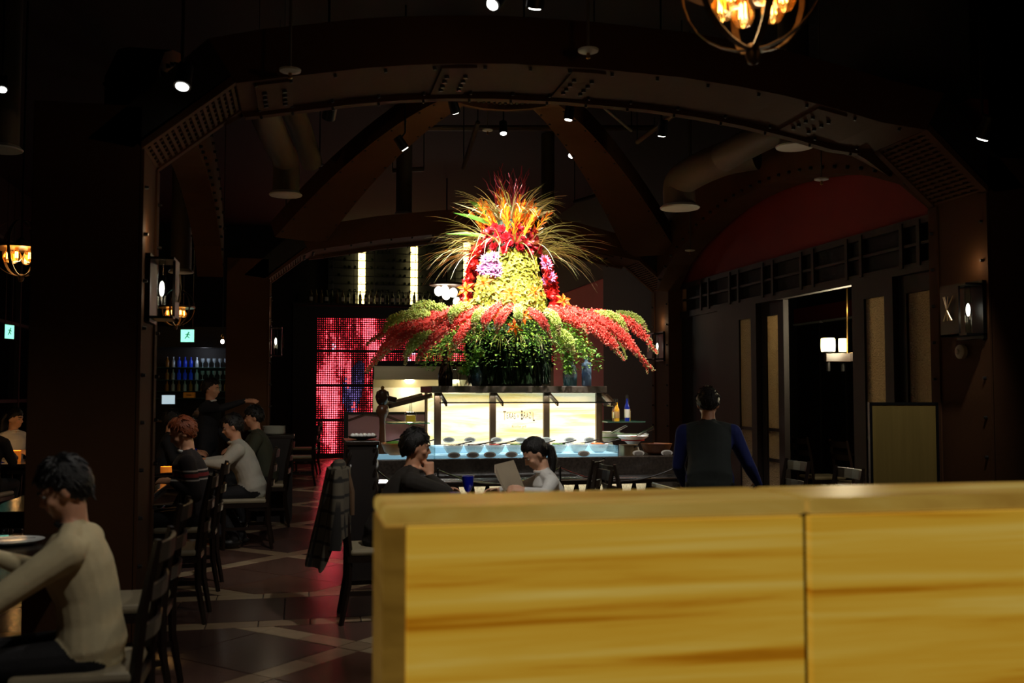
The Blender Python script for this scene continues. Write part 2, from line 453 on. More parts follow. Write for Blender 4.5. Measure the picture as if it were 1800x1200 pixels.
# side arches joining front and back columns
def side_arch(u0, u1, v0, v1, zs, za, label, lun):
    root = thing('side_arch', label, 'arch', (0, 0, 0))
    N = 14; pts = []
    for i in range(N + 1):
        t = i / N; v = v0 + (v1 - v0) * t
        pts.append((v, zs + (za - zs) * math.sin(math.pi * t) ** 0.62))
    b = MB(); rv = MB()
    for i in range(N):
        (va, z_a), (vb, z_b) = pts[i], pts[i + 1]
        b.prism([(u0, va, z_a), (u0, vb, z_b), (u0, vb, z_b + 0.6), (u0, va, z_a + 0.6)], (u1 - u0, 0, 0))
        for zz in (0.06, 0.5):
            for t in (0.25, 0.75):
                rv.tube([(u0, va + (vb - va) * t, z_a + (z_b - z_a) * t + zz), (u0 - 0.03 if lun else u0 - 0.03, va + (vb - va) * t, z_a + (z_b - z_a) * t + zz)], [0.018, 0.012], 6)
                rv.tube([(u1, va + (vb - va) * t, z_a + (z_b - z_a) * t + zz), (u1 + 0.03, va + (vb - va) * t, z_a + (z_b - z_a) * t + zz)], [0.018, 0.012], 6)
    bo = b.build('arch_beam', steel, root); rv.build('rivets', steel_dk, bo, kind='stuff')
    return root
UR = fr_[0]; UW = 4.95
side_arch(UR + 0.03, UR + 0.33, VF + 0.65, VB, 2.85, 3.62, 'riveted steel arch over the red wall above the sliding doors', True)
side_arch(fl[0] - 0.33, fl[0] - 0.03, VF + 0.65, VB, 2.9, 3.7, 'riveted steel arch running back from the dark column beside the dining row', False)

# dome ring and four ribs
ring_c = pix(893, 150, 9.45); RZ = 4.45; ring_c = Vector((ring_c.x, ring_c.y, RZ))
dome = thing('dome_ring', 'round steel ring with four curved ribs high above the flower island', 'dome', (ring_c.x, ring_c.y, RZ))
rg = MB(); SEG = 40
for k in range(SEG):
    a0, a1 = 2 * math.pi * k / SEG, 2 * math.pi * (k + 1) / SEG
    for r0, r1, z0, z1 in ((0.42, 0.62, 0.0, 0.06), (0.6, 0.66, -0.06, 0.3)):
        rg.prism([(r0 * math.cos(a0), r0 * math.sin(a0), z0), (r1 * math.cos(a0), r1 * math.sin(a0), z0), (r1 * math.cos(a1), r1 * math.sin(a1), z0), (r0 * math.cos(a1), r0 * math.sin(a1), z0)], (0, 0, z1 - z0))
rg.build('ring', steel, dome)
lat = MB()
for k in range(60):
    a = 2 * math.pi * k / 60
    lat.tube([(0.47 * math.cos(a), 0.47 * math.sin(a), -0.0), (0.47 * math.cos(a), 0.47 * math.sin(a), -0.02)], 0.016, 6)
    lat.tube([(0.55 * math.cos(a + 0.05), 0.55 * math.sin(a + 0.05), -0.0), (0.55 * math.cos(a + 0.05), 0.55 * math.sin(a + 0.05), -0.02)], 0.016, 6)
lat.build('perforations', steel_dk, dome, kind='stuff')
rl = on_v(528, 425, VB - 0.15); rr_ = on_v(1146, 452, VB - 0.15)
for cu, cv, cz in ((rl.x, rl.y, rl.z), (rr_.x, rr_.y, rr_.z), (fl[0] + 0.2, VF + 0.85, 3.2), (UR - 0.3, VF + 0.85, 3.2)):
    e = Vector((cu, cv, cz)) - ring_c; d = Vector((e.x, e.y, 0)).normalized(); st = d * 0.63; side = Vector((-d.y, d.x, 0))
    rm = MB(); pts = []
    for i in range(15):
        t = i / 14; an = t * math.pi / 2
        h = Vector((st.x + (e.x - st.x) * t, st.y + (e.y - st.y) * t, e.z * t ** 1.6 + 0.02))
        pts.append(h)
    for i in range(14):
        w0 = 0.28 + 0.42 * (i / 14); w1 = 0.28 + 0.42 * ((i + 1) / 14); p, q = pts[i], pts[i + 1]; up = (q - p).normalized().cross(side)
        if up.z < 0: up = -up
        vs = [p - side * w0 / 2, p + side * w0 / 2, q + side * w1 / 2, q - side * w1 / 2]
        rm.add([x for x in vs] + [x + up * 0.22 for x in vs], [(0, 1, 2, 3), (7, 6, 5, 4), (0, 4, 5, 1), (1, 5, 6, 2), (2, 6, 7, 3), (3, 7, 4, 0)])
    ro = rm.build('rib', steel, dome)
    rv = MB()
    for i in range(14):
        p, q = pts[i], pts[i + 1]; w = 0.28 + 0.42 * ((i + 0.5) / 14)
        for s in (-1, 1): rv.ell((p + q) / 2 + side * (s * (w / 2 - 0.03)), (0.014, 0.014, 0.014), seg=6, rings=4)
    rv.build('rivets', steel_dk, ro, kind='stuff')

# ------------------------------------------------------------------ right wall: red plaster, transom and sliding doors
ZT0, ZT1 = 2.54, 2.92
vR0, vR1 = 6.62, 12.5
def vw(px): return on_u(px, 690, UW).y
wr = struct(MB().box(UW + 0.05, UW + 0.2, vR0, vR1, ZT1 + 0.02, 3.75), 'wall_right', red_pl)
struct(MB().box(UW + 0.05, UW + 0.2, vR0, 15.9, 3.75, CEIL), 'wall_right_upper', wall_dk)
for v0, v1 in ((13.14, 15.9),):
    struct(MB().box(UW + 0.05, UW + 0.2, v0, v1, 0, 3.75).box(UW + 0.05, UW + 0.2, vR1, v0, br_[1] + 0.24, 3.75), 'wall_right_end', wall_dk)
struct(MB().box(UR + 0.57, 8.7, 5.95, 6.1, 0, CEIL), 'wall_private_near', wall_dk)
struct(MB().box(UW + 0.05, 8.7, 15.9, 16.1, 0, CEIL), 'wall_private_far', wall_dk)
pr = struct(MB().box(8.45, 8.6, 6.1, 15.9, 0, CEIL), 'wall_private_back', wood_dk)
MB().box(8.4, 8.45, 6.1, 15.9, 2.7, 2.95).build('red_band', red_pl, pr)
for k in range(5): MB().box(8.38, 8.45, 7 + 2 * k, 8.9 + 2 * k, 2.655, 2.69).build('picture_rail', plate_m, pr)
for k in range(12): MB().box(8.42, 8.45, 6.3 + k * 0.8, 6.36 + k * 0.8, 0, 2.65).build('batten', wood_dk, pr)
struct(MB().box(UW + 0.2, 8.45, 6.1, 15.9, 3.2, 3.3), 'ceiling_private', wall_dk)
tr = struct(MB().box(UW, UW + 0.08, vR0, vR1, ZT0 - 0.05, ZT0 + 0.03), 'trim_1', wood_dk)
MB().box(UW, UW + 0.08, vR0, vR1, ZT1 - 0.04, ZT1 + 0.02).build('top_rail', wood_dk, tr)
v = vR0; k = 0
while v < vR1 - 0.3:
    w = 0.62 if k % 2 == 0 else 0.24
    MB().box(UW + 0.045, UW + 0.06, v + 0.02, v + w - 0.02, ZT0 + 0.03, ZT1 - 0.04).build('transom_panel', wall_dk, tr)
    MB().box(UW - 0.012, UW + 0.05, v - 0.022, v + 0.022, ZT0, ZT1).build('transom_post', wood_dk, tr)
    MB().box(UW + 0.0, UW + 0.04, v, v + w, 2.71, 2.735).build('muntin', wood_dk, tr)
    v += w; k += 1
gl_m = bpy.data.materials.new('textured_glass'); gl_m.use_nodes = True
nt = gl_m.node_tree; pb = nt.nodes['Principled BSDF']; pb.inputs['Base Color'].default_value = lin((190, 172, 150)); pb.inputs['Roughness'].default_value = 0.45
trn = nt.nodes.new('ShaderNodeBsdfTranslucent'); trn.inputs[0].default_value = lin((225, 205, 170)); mxs = nt.nodes.new('ShaderNodeMixShader'); mxs.inputs[0].default_value = 0.6
vo = nt.nodes.new('ShaderNodeTexVoronoi'); vo.inputs['Scale'].default_value = 55; tcn = nt.nodes.new('ShaderNodeTexCoord'); nt.links.new(tcn.outputs['Object'], vo.inputs['Vector'])
bpn = nt.nodes.new('ShaderNodeBump'); bpn.inputs['Strength'].default_value = 0.9; bpn.inputs['Distance'].default_value = 0.02; nt.links.new(vo.outputs['Distance'], bpn.inputs['Height'])
nt.links.new(bpn.outputs[0], pb.inputs['Normal']); nt.links.new(bpn.outputs[0], trn.inputs['Normal'])
nt.links.new(pb.outputs[0], mxs.inputs[1]); nt.links.new(trn.outputs[0], mxs.inputs[2]); nt.links.new(mxs.outputs[0], nt.nodes['Material Output'].inputs['Surface'])
def sliding_door(n, p0, p1, panes, off=0.0, zt=2.34):
    v0, v1 = sorted((vw(p0), vw(p1)))
    d = struct(MB().box(UW + off, UW + off + 0.06, v0, v1, 0.0, 0.12), 'door_%d' % n, wood_dk)
    MB().box(UW + off, UW + off + 0.06, v0, v1, zt, ZT0 - 0.05).build('head_rail', wood_dk, d)
    edges = [v0, v1]
    for a, b in panes:
        a, b = sorted((vw(a), vw(b))); edges += [a, b]
        MB().box(UW + off + 0.022, UW + off + 0.032, a - 0.02, b + 0.02, 0.1, zt + 0.01).build('glass_pane', gl_m, d)
        for zz in (0.75, 1.08): MB().box(UW + off + 0.01, UW + off + 0.05, a, b, zz, zz + 0.035).build('muntin', wood_dk, d)
    edges.sort()
    for q in range(0, len(edges), 2):
        MB().box(UW + off, UW + off + 0.06, edges[q], edges[q + 1], 0.12, zt).build('stile', wood_dk, d)
sliding_door(1, 1262, 1330, [(1300, 1321)])
sliding_door(2, 1330, 1368, [(1337, 1358)], 0.07)
sliding_door(3, 1500, 1572, [(1521, 1557)])
sliding_door(4, 1560, 1640, [(1583, 1624)], 0.07)
struct(MB().box(UW + 0.02, UW + 0.12, vw(1262), vR1, 0, ZT0), 'wall_right_panel', wood_dk)

# ------------------------------------------------------------------ back: LED wall, kitchen opening, wine wall
VLED = 23.3
led_l = on_v(553, 690, VLED).x; led_r = on_v(1035, 690, VLED).x
lt = on_v(600, 557, VLED).z; lb = 0.06
lm_ = on_v(700, 634, VLED).z; kx = on_v(656, 690, VLED).x; kr = on_v(1000, 690, VLED).x
led = thing('led_wall', 'tall wall of glowing red and white light dots beside the kitchen opening', 'light wall', (led_l, VLED, 0))
body = MB()
for x0, x1, z0, z1 in ((led_l - 0.5, kx, 0, lt + 0.25), (kx, kr, lm_ - 0.12, lt + 0.25), (kr, led_r, 0, lt + 0.25)):
    body.box(x0 - led_l, x1 - led_l, 0.03, 0.75, z0, z1)
body.build('housing', black, led)
pitch = 0.0497
dots = MB(); cols = []
colv = [rnd.random() for _ in range(400)]; colp = [rnd.uniform(0, 6.28) for _ in range(400)]
def streak(x, z):
    q = x / 0.135; k = int(q); f = q - k; f = f * f * (3 - 2 * f)
    a = colv[k] * (1 - f) + colv[k + 1] * f
    return 0.12 + 0.72 * a + 0.3 * math.sin(z * 1.7 + colp[k // 2]) + 0.14 * math.sin(z * 5.1 + colp[k])
x = led_l + 0.06
while x < led_r - 0.04:
    z = lt - 0.04; row = 0
    while z > lb:
        inside = (kx - 0.03 < x < kr + 0.03 and z < lm_ + 0.02)
        if not inside and row % 16 != 15:
            s = streak(x - led_l, z) + rnd.uniform(-0.14, 0.14)
            if s > -1:
                r = 0.0055 + 0.009 * min(1, max(0, s - 0.22) * 1.9)
                n0 = len(dots.v)
                dots.tube([(x - led_l, 0.03, z), (x - led_l, 0.012, z)], [r, r * 0.8], 6)
                wv = math.sin(x * 3.3 + 0.9 * math.sin(z * 1.3)) + 0.25 * math.sin(z * 2.9)
                if s > 0.75 and wv > 0.85: c = (0.5, 0.28, 0.42)
                elif wv < -0.95 and s < 0.6: c = (0.12, 0.08, 0.24)
                elif s > 0.55: c = (1.0, 0.03 + 0.05 * min(1, s), 0.05 + 0.06 * min(1, s))
                else: c = (0.7, 0.02, 0.035)
                k = 0.3 + 1.0 * min(1, max(0.05, s))
                cols += [(c[0] * k, c[1] * k, c[2] * k, 1)] * (len(dots.v) - n0)
        z -= pitch; row += 1
    x += pitch
do = dots.build('light_dots', attr_emit('led_glow', 7.5), led, kind='stuff')
ca = do.data.color_attributes.new('glow', 'FLOAT_COLOR', 'POINT'); ca.data.foreach_set('color', [c for q in cols for c in q])
# kitchen behind the opening
kitchen_w = M('kitchen_tile', (205, 196, 168), 0.35, 0, 0.08, 12)
struct(MB().box(kx - 0.3, kr + 0.3, 24.14, 24.19, 0, lm_ + 0.3), 'wall_kitchen', kitchen_w)
hood = thing('kitchen_hood', 'stainless steel extractor hood lit from within the kitchen opening', 'hood', (kx, VLED, 0))
MB().prism([(0.02, 0.12, lm_ - 0.42), (0.02, 0.12, lm_ - 0.118), (0.02, 0.72, lm_ - 0.118), (0.02, 0.72, lm_ - 0.62)], (2.2, 0, 0)).build('canopy', stainless, hood)
MB().box(0.02, 2.22, 0.08, 0.125, lm_ - 0.44, lm_ - 0.118).build('front_lip', stainless, hood, bevel=0.006)
cnt = thing('kitchen_counter', 'stainless kitchen counter with grill below the hood', 'counter', (kx, VLED, 0))
MB().box(0.05, 2.4, 0.2, 0.83, 0.86, 0.92).build('worktop', stainless, cnt); MB().box(0.05, 2.4, 0.22, 0.83, 0, 0.86).build('front', stainless, cnt)
rk = thing('utensil_rail', 'rail of hanging utensils on the bright kitchen wall', 'rail', (kx, 24.131, 1.95))
MB().bar((0.5, 0, 0), (1.9, 0, 0), 0.02, 0.02).build('rail', stainless, rk)
for k in range(9):
    u = MB().tube([(0.58 + k * 0.15, -0.02, 0.0), (0.58 + k * 0.15, -0.02, -0.16)], 0.007, 5); u.ell((0.58 + k * 0.15, -0.02, -0.19), (0.025, 0.012, 0.035), seg=6, rings=5)
    u.build('utensil', steel_dk, rk)
lamp('POINT', 'hood_lamp', hood, (0.9, 0.45, lm_ - 0.72), 26, (1, 0.88, 0.62), size=0.1)
lamp('POINT', 'hood_lamp', hood, (2.0, 0.45, lm_ - 0.72), 18, (1, 0.9, 0.7), size=0.1)
# wine wall above
wine = struct(MB().box(led_l - 0.5, led_r + 0.4, VLED - 0.1, VLED + 0.78, lt + 0.25, lt + 0.31), 'trim_2', wood_dk)
ledge_z = lt + 0.31
rack = thing('wine_rack', 'glass fronted wine rack with glowing vertical light strips above the light wall', 'wine rack', (led_l, VLED, ledge_z))
W = led_r - led_l + 0.2
MB().box(0.3, W, 0.74, 0.8, 0, CEIL - ledge_z - 0.02).build('back_panel', M('rack_back', (24, 24, 22), 0.35), rack)
strip_m = M('strip_glow', (255, 240, 180), em=(255, 232, 150), es=4.5)
for px in (636, 728, 821):
    x = on_v(px, 480, VLED + 0.3).x - led_l
    st_o = MB().box(x - 0.08, x + 0.08, 0.3, 0.34, 0.02, 1.62).build('light_strip', strip_m, rack)
for k in range(9):
    z = 0.12 + k * 0.185
    MB().bar((0.3, 0.25, z), (W, 0.25, z), 0.018, 0.018).build('rack_rod', black, rack)
for k in range(14): MB().bar((0.4 + k * 0.48, 0.22, 0), (0.4 + k * 0.48, 0.22, CEIL - ledge_z - 0.02), 0.012, 0.012).build('rack_post', chrome, rack)
neck = MB()
for k in range(9):
    z = 0.165 + k * 0.185
    for q in range(46):
        if rnd.random() < 0.55:
            x = 0.4 + q * 0.13 + rnd.uniform(-0.02, 0.02)
            neck.tube([(x, 0.22, z), (x, 0.3, z), (x, 0.34, z), (x, 0.55, z)], [0.014, 0.014, 0.036, 0.036], 7)
neck.build('lying_bottles', M('bottle_glass_dark', (26, 34, 22), 0.12, 0, 0.2), rack, kind='stuff')
wb_m = [M('wine_green', (38, 52, 28), 0.12), M('wine_dark', (16, 18, 14), 0.12), M('wine_amber', (90, 70, 30), 0.15)]
wlab = M('bottle_label', (214, 208, 190), 0.6)
bot_me = [MB().lathe([(0.037, 0), (0.038, 0.19), (0.03, 0.215), (0.014, 0.245), (0.014, 0.3), (0.016, 0.31)], 12).mesh('bottle_body', m, True) for m in wb_m]
lab_me = MB().lathe([(0.0385, 0.06), (0.0392, 0.061), (0.0392, 0.15), (0.0385, 0.151)], 12).mesh('bottle_label', wlab, True)
x = led_l - 0.1; k = 0
while k < 25:
    b = thing('wine_bottle', 'upright wine bottle standing in the row on the ledge above the light wall', 'bottle', (x, VLED + 0.02 + rnd.uniform(-0.03, 0.05), ledge_z), 0, 'wine bottles on the ledge')
    inst(bot_me[rnd.randrange(3)], 'bottle_body', b); 
    if rnd.random() < 0.75: inst(lab_me, 'bottle_label', b)
    x += 0.118 + rnd.uniform(-0.012, 0.02); k += 1
# red pillar right of the kitchen and wall behind it
mag = M('crimson_paint', (150, 46, 52), 0.7, 0, 0.12, 2)
pL = on_v(1076, 600, 17.0).x
o = struct(MB().box(pL, pL + 0.9, 17.0, 21.2, 0, 3.6), 'wall_pillar', mag)
struct(MB().box(pL - 0.05, pL + 0.95, 16.95, 21.25, 3.6, CEIL), 'wall_pillar_head', wall_dk)
MB().tube([(pL + 0.005, 18.0, 2.2), (pL - 0.03, 18.0, 2.2)], 0.05, 12).build('alarm_bell', mag, o)
struct(MB().box(pL + 0.9, 8.7, 17.4, 17.6, 0, CEIL), 'wall_right_back', M('maroon_wall', (36, 10, 9), 0.8))
# left back: dark wall beyond the bar and doorway
struct(MB().box(-5.2, led_l - 0.5, 23.4, 23.6, 0, CEIL), 'wall_back_left', wall_dk)
# low glass screen behind the island, pink LED light put into its colour
# ------------------------------------------------------------------ glowing onyx partition in the foreground
ZP = 1.24
pl = on_z(674, 893, ZP); pj = on_z(1456, 883, ZP)
part = thing('onyx_partition', 'glowing amber banded onyx partition wall in the foreground with a flat stone top', 'partition', (pl.x, pl.y, 0))
ram = [(0.26, (150, 84, 6)), (0.36, (186, 122, 20)), (0.44, (206, 156, 44)), (0.55, (212, 168, 58)), (0.72, (222, 192, 96))]
on_a = onyx('onyx_amber', ram, 0.52, (0.3, 0.3, 11.0), 1.3)
on_b = onyx('onyx_amber_right', ram, 0.52, (0.28, 0.28, 10.0), 7.9)
on_t = onyx('onyx_top', [(0.3, (150, 100, 30)), (0.5, (200, 160, 70)), (0.7, (224, 196, 110))], 0.4, (0.6, 7.0, 1.0), 3.0, 0.4)
on_e = onyx('onyx_edge', [(0.3, (120, 84, 26)), (0.7, (170, 128, 50))], 0.28, (1, 1, 5), 4.0)
jx = pj.x - pl.x; PD = 0.31
for x0, x1, m in ((0.055, jx - 0.011, on_a), (jx + 0.011, jx + 1.15, on_b), (jx + 1.166, jx + 2.3, on_a)):
    MB().box(x0, x1, 0.0, 0.03, 0.02, ZP - 0.045).build('onyx_panel', m, part, bevel=0.002)
MB().box(0, 0.052, 0.0, PD, 0.02, ZP - 0.043).build('end_panel', on_e, part, bevel=0.004)
MB().box(0.055, jx + 2.3, 0.05, PD - 0.02, 0.0, ZP - 0.05).build('frame', M('joint_brown', (40, 24, 8), 0.7), part)
for x0, x1 in ((0, jx - 0.004), (jx + 0.004, jx + 1.158), (jx + 1.166, jx + 2.3)):
    MB().box(x0, x1, -0.008, PD, ZP - 0.04, ZP).build('top_slab', on_t, part, bevel=0.012)

# ------------------------------------------------------------------ buffet island
U0, U1, V0, V1 = 0.56, 3.53, 9.0, 11.5
isl = thing('buffet_island', 'salad buffet island with dark granite counter, tray rail and speckled stone base', 'buffet', (2.05, 10.25, 0))
X = lambda u: u - 2.05
Yv = lambda v: v - 10.25
speck = M('speckled_stone', (168, 160, 138), 0.6, 0, 0.7, 70, 0.3, 70)
MB().box(X(U0) + 0.25, X(U1) - 0.25, Yv(V0) + 0.2, Yv(V1) - 0.2, 0, 0.715).build('stone_base', speck, isl)
MB().box(X(U0), X(U1), Yv(V0), Yv(V1), 0.715, 0.90).build('counter_slab', granite, isl, bevel=0.008)
MB().box(X(U0) + 0.12, X(U1) - 0.12, Yv(V0) + 0.12, Yv(V0) + 0.15, 0.708, 0.716).build('light_strip', M('under_glow', (255, 240, 200), em=(255, 236, 180), es=2.5), isl)
lamp('AREA', 'guard_fill_light', isl, (0, Yv(9.6) - 0.02, 1.47), 11, (1, 0.97, 0.9))  # added fill under the glass guard to brighten the counter
lamp('AREA', 'under_counter_light', isl, (0, Yv(V0) + 0.1, 0.705), 6, (1, 0.93, 0.75)); ua = isl.children[-1].data if False else bpy.data.lights[-1]
for l in bpy.data.lights:
    if l.type == 'AREA': l.shape = 'RECTANGLE'; l.size = 1.6 if 'guard' in l.name else 2.5; l.size_y = 0.06
rail = MB().box(X(U0), X(U1), Yv(V0) - 0.32, Yv(V0) - 0.02, 0.675, 0.715).build('tray_rail', wood_ch, isl, bevel=0.004)
for y in (-0.33, -0.2, -0.08): MB().tube([(X(U0), Yv(V0) + y, 0.725), (X(U1), Yv(V0) + y, 0.725)], 0.009, 8).build('rail_rod', chrome, rail)
for k in range(21):
    x = X(U0) + 0.12 + k * 0.137
    b = MB()
    for s in (-1, 1): b.bar((x, Yv(V0) - 0.24, 0.68), (x + s * 0.045, Yv(V0) - 0.2, 0.46), 0.02, 0.02)
    b.bar((x - 0.045, Yv(V0) - 0.2, 0.465), (x - 0.045, Yv(V0) + 0.21, 0.44), 0.02, 0.02); b.bar((x + 0.045, Yv(V0) - 0.2, 0.465), (x + 0.045, Yv(V0) + 0.21, 0.44), 0.02, 0.02)
    b.build('rail_bracket', black, isl)
def swag(p, q, drop, n=14):
    return [Vector(p).lerp(Vector(q), i / n) - Vector((0, 0, drop * 4 * (i / n) * (1 - i / n))) for i in range(n + 1)]
for x0, x1 in ((0.1, 0.62), (0.62, 1.72), (1.72, 2.85)):
    MB().tube(swag((X(U0) + x0, Yv(V0) - 0.345, 0.83), (X(U0) + x1, Yv(V0) - 0.345, 0.83), 0.13), 0.007, 6).build('hanging_cable', chrome, isl)
for x0 in (0.1, 0.62, 1.72, 2.85): MB().bar((X(U0) + x0, Yv(V0) - 0.345, 0.69), (X(U0) + x0, Yv(V0) - 0.345, 0.845), 0.014, 0.014).build('cable_post', black, isl)
# cold well
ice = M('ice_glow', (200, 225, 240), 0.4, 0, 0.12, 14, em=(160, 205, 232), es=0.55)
SU0, SU1, SV0, SV1 = 1.31, 2.94, 9.65, 10.4
well = MB().box(X(1.2), X(2.955), Yv(9.08), Yv(9.62), 0.90, 0.925).build('cold_well', ice, isl)
MB().box(X(1.2), X(2.955), Yv(9.055), Yv(9.062), 0.90, 1.0).build('well_glass', glass, isl)
for u in (1.2, 2.95): MB().box(X(u), X(u) + 0.006, Yv(9.06), Yv(9.62), 0.9, 1.0).build('well_glass', glass, isl)
MB().box(X(1.2), X(2.955), Yv(9.44), Yv(9.62), 0.925, 0.995).build('well_step', ice, isl)
# superstructure
glow = onyx('onyx_backlit', [(0.34, (255, 206, 96)), (0.43, (255, 232, 150)), (0.52, (255, 246, 205)), (0.7, (255, 252, 232))], 1.5, (0.5, 0.5, 5.0), 2.2)
ped = MB().box(X(SU0), X(SU1), Yv(SV0), Yv(SV1), 0.9, 1.0).build('plinth', granite, isl)
pw = (SU1 - SU0) / 3
for k in range(3):
    MB().box(X(SU0) + k * pw + 0.03, X(SU0) + (k + 1) * pw - 0.03, Yv(SV0) + 0.01, Yv(SV0) + 0.03, 0.97, 1.495).build('onyx_panel', glow, isl)
    MB().box(X(SU0) + k * pw + 0.03, X(SU0) + (k + 1) * pw - 0.03, Yv(SV1) - 0.03, Yv(SV1) - 0.01, 0.97, 1.495).build('onyx_panel', glow, isl)
for k in range(2):
    x = X(SU0) if k == 0 else X(SU1)
    MB().box(x - 0.01, x + 0.01, Yv(SV0) + 0.06, Yv(SV1) - 0.06, 0.97, 1.495).build('onyx_panel', glow, isl)
bronze = M('bronze_post', (70, 52, 34), 0.4, 0.3)
for k in range(4):
    for y in (SV0, SV1): MB().box(X(SU0) + k * pw - 0.03, X(SU0) + k * pw + 0.03, Yv(y) - 0.035, Yv(y) + 0.035, 0.9, 1.5).build('post', bronze, isl)
shelf = MB().box(X(SU0) - 0.07, X(SU1) + 0.07, Yv(SV0) - 0.07, Yv(SV1) + 0.07, 1.5, 1.565).build('top_shelf', M('shelf_stone', (92, 80, 70), 0.35, 0, 0.5, 25), isl, bevel=0.006)
for k in (0, 1, 2, 3):
    x = X(SU0) + k * pw + 0.025
    MB().bar((x, Yv(SV0) - 0.02, 1.49), (x + 0.02, Yv(SV0) - 0.3, 1.39), 0.016, 0.04).build('guard_bracket', bronze, isl)
MB().bar((X(SU0) - 0.02, Yv(SV0) - 0.3, 1.405), (X(SU1) + 0.08, Yv(SV0) - 0.3, 1.405), 0.012, 0.014).build('guard_edge', black, isl)
MB().prism([(X(SU0), Yv(SV0) - 0.04, 1.49), (X(SU1), Yv(SV0) - 0.04, 1.49), (X(SU1), Yv(SV0) - 0.3, 1.405), (X(SU0), Yv(SV0) - 0.3, 1.405)], (0, -0.002, 0.005)).build('guard_glass', glass, isl)
for s, u, rc in ((-1, SU0, 0.42), (1, SU1, 0.1)):
    e = X(u) + s * 0.06
    MB().prism([(e, Yv(SV0) - 0.05, 1.47), (e, Yv(SV1), 1.47), (e + s * rc, Yv(SV1), 1.36), (e + s * rc, Yv(SV0) - 0.05, 1.36)], (0, 0, 0.012)).build('end_guard_glass', glass, isl)
    for y in (SV0 - 0.05, SV1): MB().bar((e, Yv(y), 1.475), (e + s * rc, Yv(y), 1.37), 0.05, 0.045).build('end_guard_bar', bronze, isl)
    MB().box(min(e + s * 0.02, e + s * 0.42), max(e + s * 0.02, e + s * 0.42), Yv(SV0) - 0.05, Yv(SV1) - 0.2, 1.2, 1.212).build('glass_shelf', glass_gr, isl)
# lettering on the middle panel
def text(body, size, x, z, mat, parent, y, sx=1.0, name='lettering'):
    cu = bpy.data.curves.new(name, 'FONT'); cu.body = body; cu.size = size; cu.align_x = 'LEFT'; cu.extrude = 0.001
    o = bpy.data.objects.new('tmp', cu); COL.objects.link(o)
    me = bpy.data.meshes.new_from_object(o.evaluated_get(bpy.context.evaluated_depsgraph_get())); bpy.data.objects.remove(o)
    me.materials.clear(); me.materials.append(mat)
    w = max(v.co.x for v in me.vertices) * sx
    t = bpy.data.objects.new(name, me); COL.objects.link(t); t.parent = parent
    t.location = (x, y, z); t.rotation_euler = (R(90), 0, 0); t.scale = (sx, 1, 1)
    return w
ink = M('sign_ink', (46, 30, 22), 0.6); ink2 = M('sign_ink_olive', (120, 116, 50), 0.6)
x = X(SU0) + pw * 1.2; yy = Yv(SV0) + 0.006
for ch, s, dz in (('T', 0.13, -0.015), ('E', 0.085, 0), ('X', 0.095, 0), ('A', 0.085, 0), ('S', 0.085, -0.006), (' ', 0, 0), ('d', 0.05, 0.01), ('e', 0.05, 0.01), (' ', 0, 0),
                  ('B', 0.13, -0.01), ('R', 0.09, 0), ('A', 0.09, 0), ('Z', 0.09, 0), ('I', 0.1, 0), ('L', 0.13, -0.025)):
    if ch == ' ': x += 0.012; continue
    x += text(ch, s, x, 1.245 + dz, ink, isl, yy, 0.4) + 0.0035
text('Brazilian grill', 0.034, X(SU0) + pw * 1.36, 1.155, ink2, isl, yy, 0.85)

# dishes, labels and cutlery on the cold well
foods = [M('food_green', (88, 130, 40), 0.6, 0, 0.5, 60, 0.6, 90), M('food_salmon', (235, 130, 70), 0.5, 0, 0.3, 60, 0.6, 90), M('food_dark', (66, 30, 24), 0.5, 0, 0.5, 60, 0.6, 90),
         M('food_red', (180, 44, 30), 0.5, 0, 0.4, 60, 0.6, 90), M('food_cream', (228, 214, 176), 0.5, 0, 0.2, 60, 0.6, 90)]
fd = ['green salad', 'orange salmon slices', 'dark olives', 'red tomato salad', 'cream cheese pieces']
bowl_me = MB().lathe([(0.05, 0), (0.09, 0.02), (0.125, 0.07), (0.13, 0.085), (0.122, 0.083), (0.085, 0.035), (0.0, 0.03)], 24).mesh('bowl', white_cer, True)
food_me = []
for m in foods:
    fm = MB().lathe([(0.112, 0.05), (0.114, 0.062), (0.08, 0.082), (0.03, 0.09), (0.0, 0.091)], 18)
    for q in range(18):
        a = rnd.uniform(0, 6.28); r = rnd.uniform(0, 0.09); fm.ell((r * math.cos(a), r * math.sin(a), 0.082), (0.02, 0.015, 0.012), seg=6, rings=5)
    food_me.append(fm.mesh('food', m, True))
spoon_m = M('spoon_black', (26, 22, 20), 0.35)
def dish(u, v, z, fi, sc, label, group=None, spoon=True):
    t = thing('salad_bowl', label, 'bowl', (u, v, z), 0, group)
    inst(bowl_me, 'bowl', t, sc=(sc, sc, 1)); inst(food_me[fi], 'food', t, sc=(sc, sc, 1))
    if spoon:
        a = rnd.uniform(-0.5, 0.9)
        MB().tube([(0.02, 0, 0.085), (0.1 * math.cos(a), -0.06 * math.sin(a), 0.1), (0.21 * math.cos(a), -0.12 * math.sin(a), 0.125)], [0.012, 0.006, 0.007], 6).build('serving_spoon', spoon_m, t)
for k, (px, fi) in enumerate(((797, 4), (833.5, 2), (870, 3), (906.5, 0), (943, 4), (979.5, 0), (1016, 4), (1052, 1))):
    p = on_v(px, 700, 9.26)
    dish(p.x, p.y, 0.925, fi, 0.74, 'white bowl of %s in the blue-lit cold well, %s' % (fd[fi], ('beside the first post', 'left of the sign', 'below the sign left edge', 'below the sign', 'behind the goblet', 'behind the seated woman', 'near the well end', 'at the well corner')[k]))
oval = MB(); oval.tube([(0, 0, 0), (0, -0.008, 0)], [0.058] * 2, 20, ry=[0.028] * 2, right=(1, 0, 0))
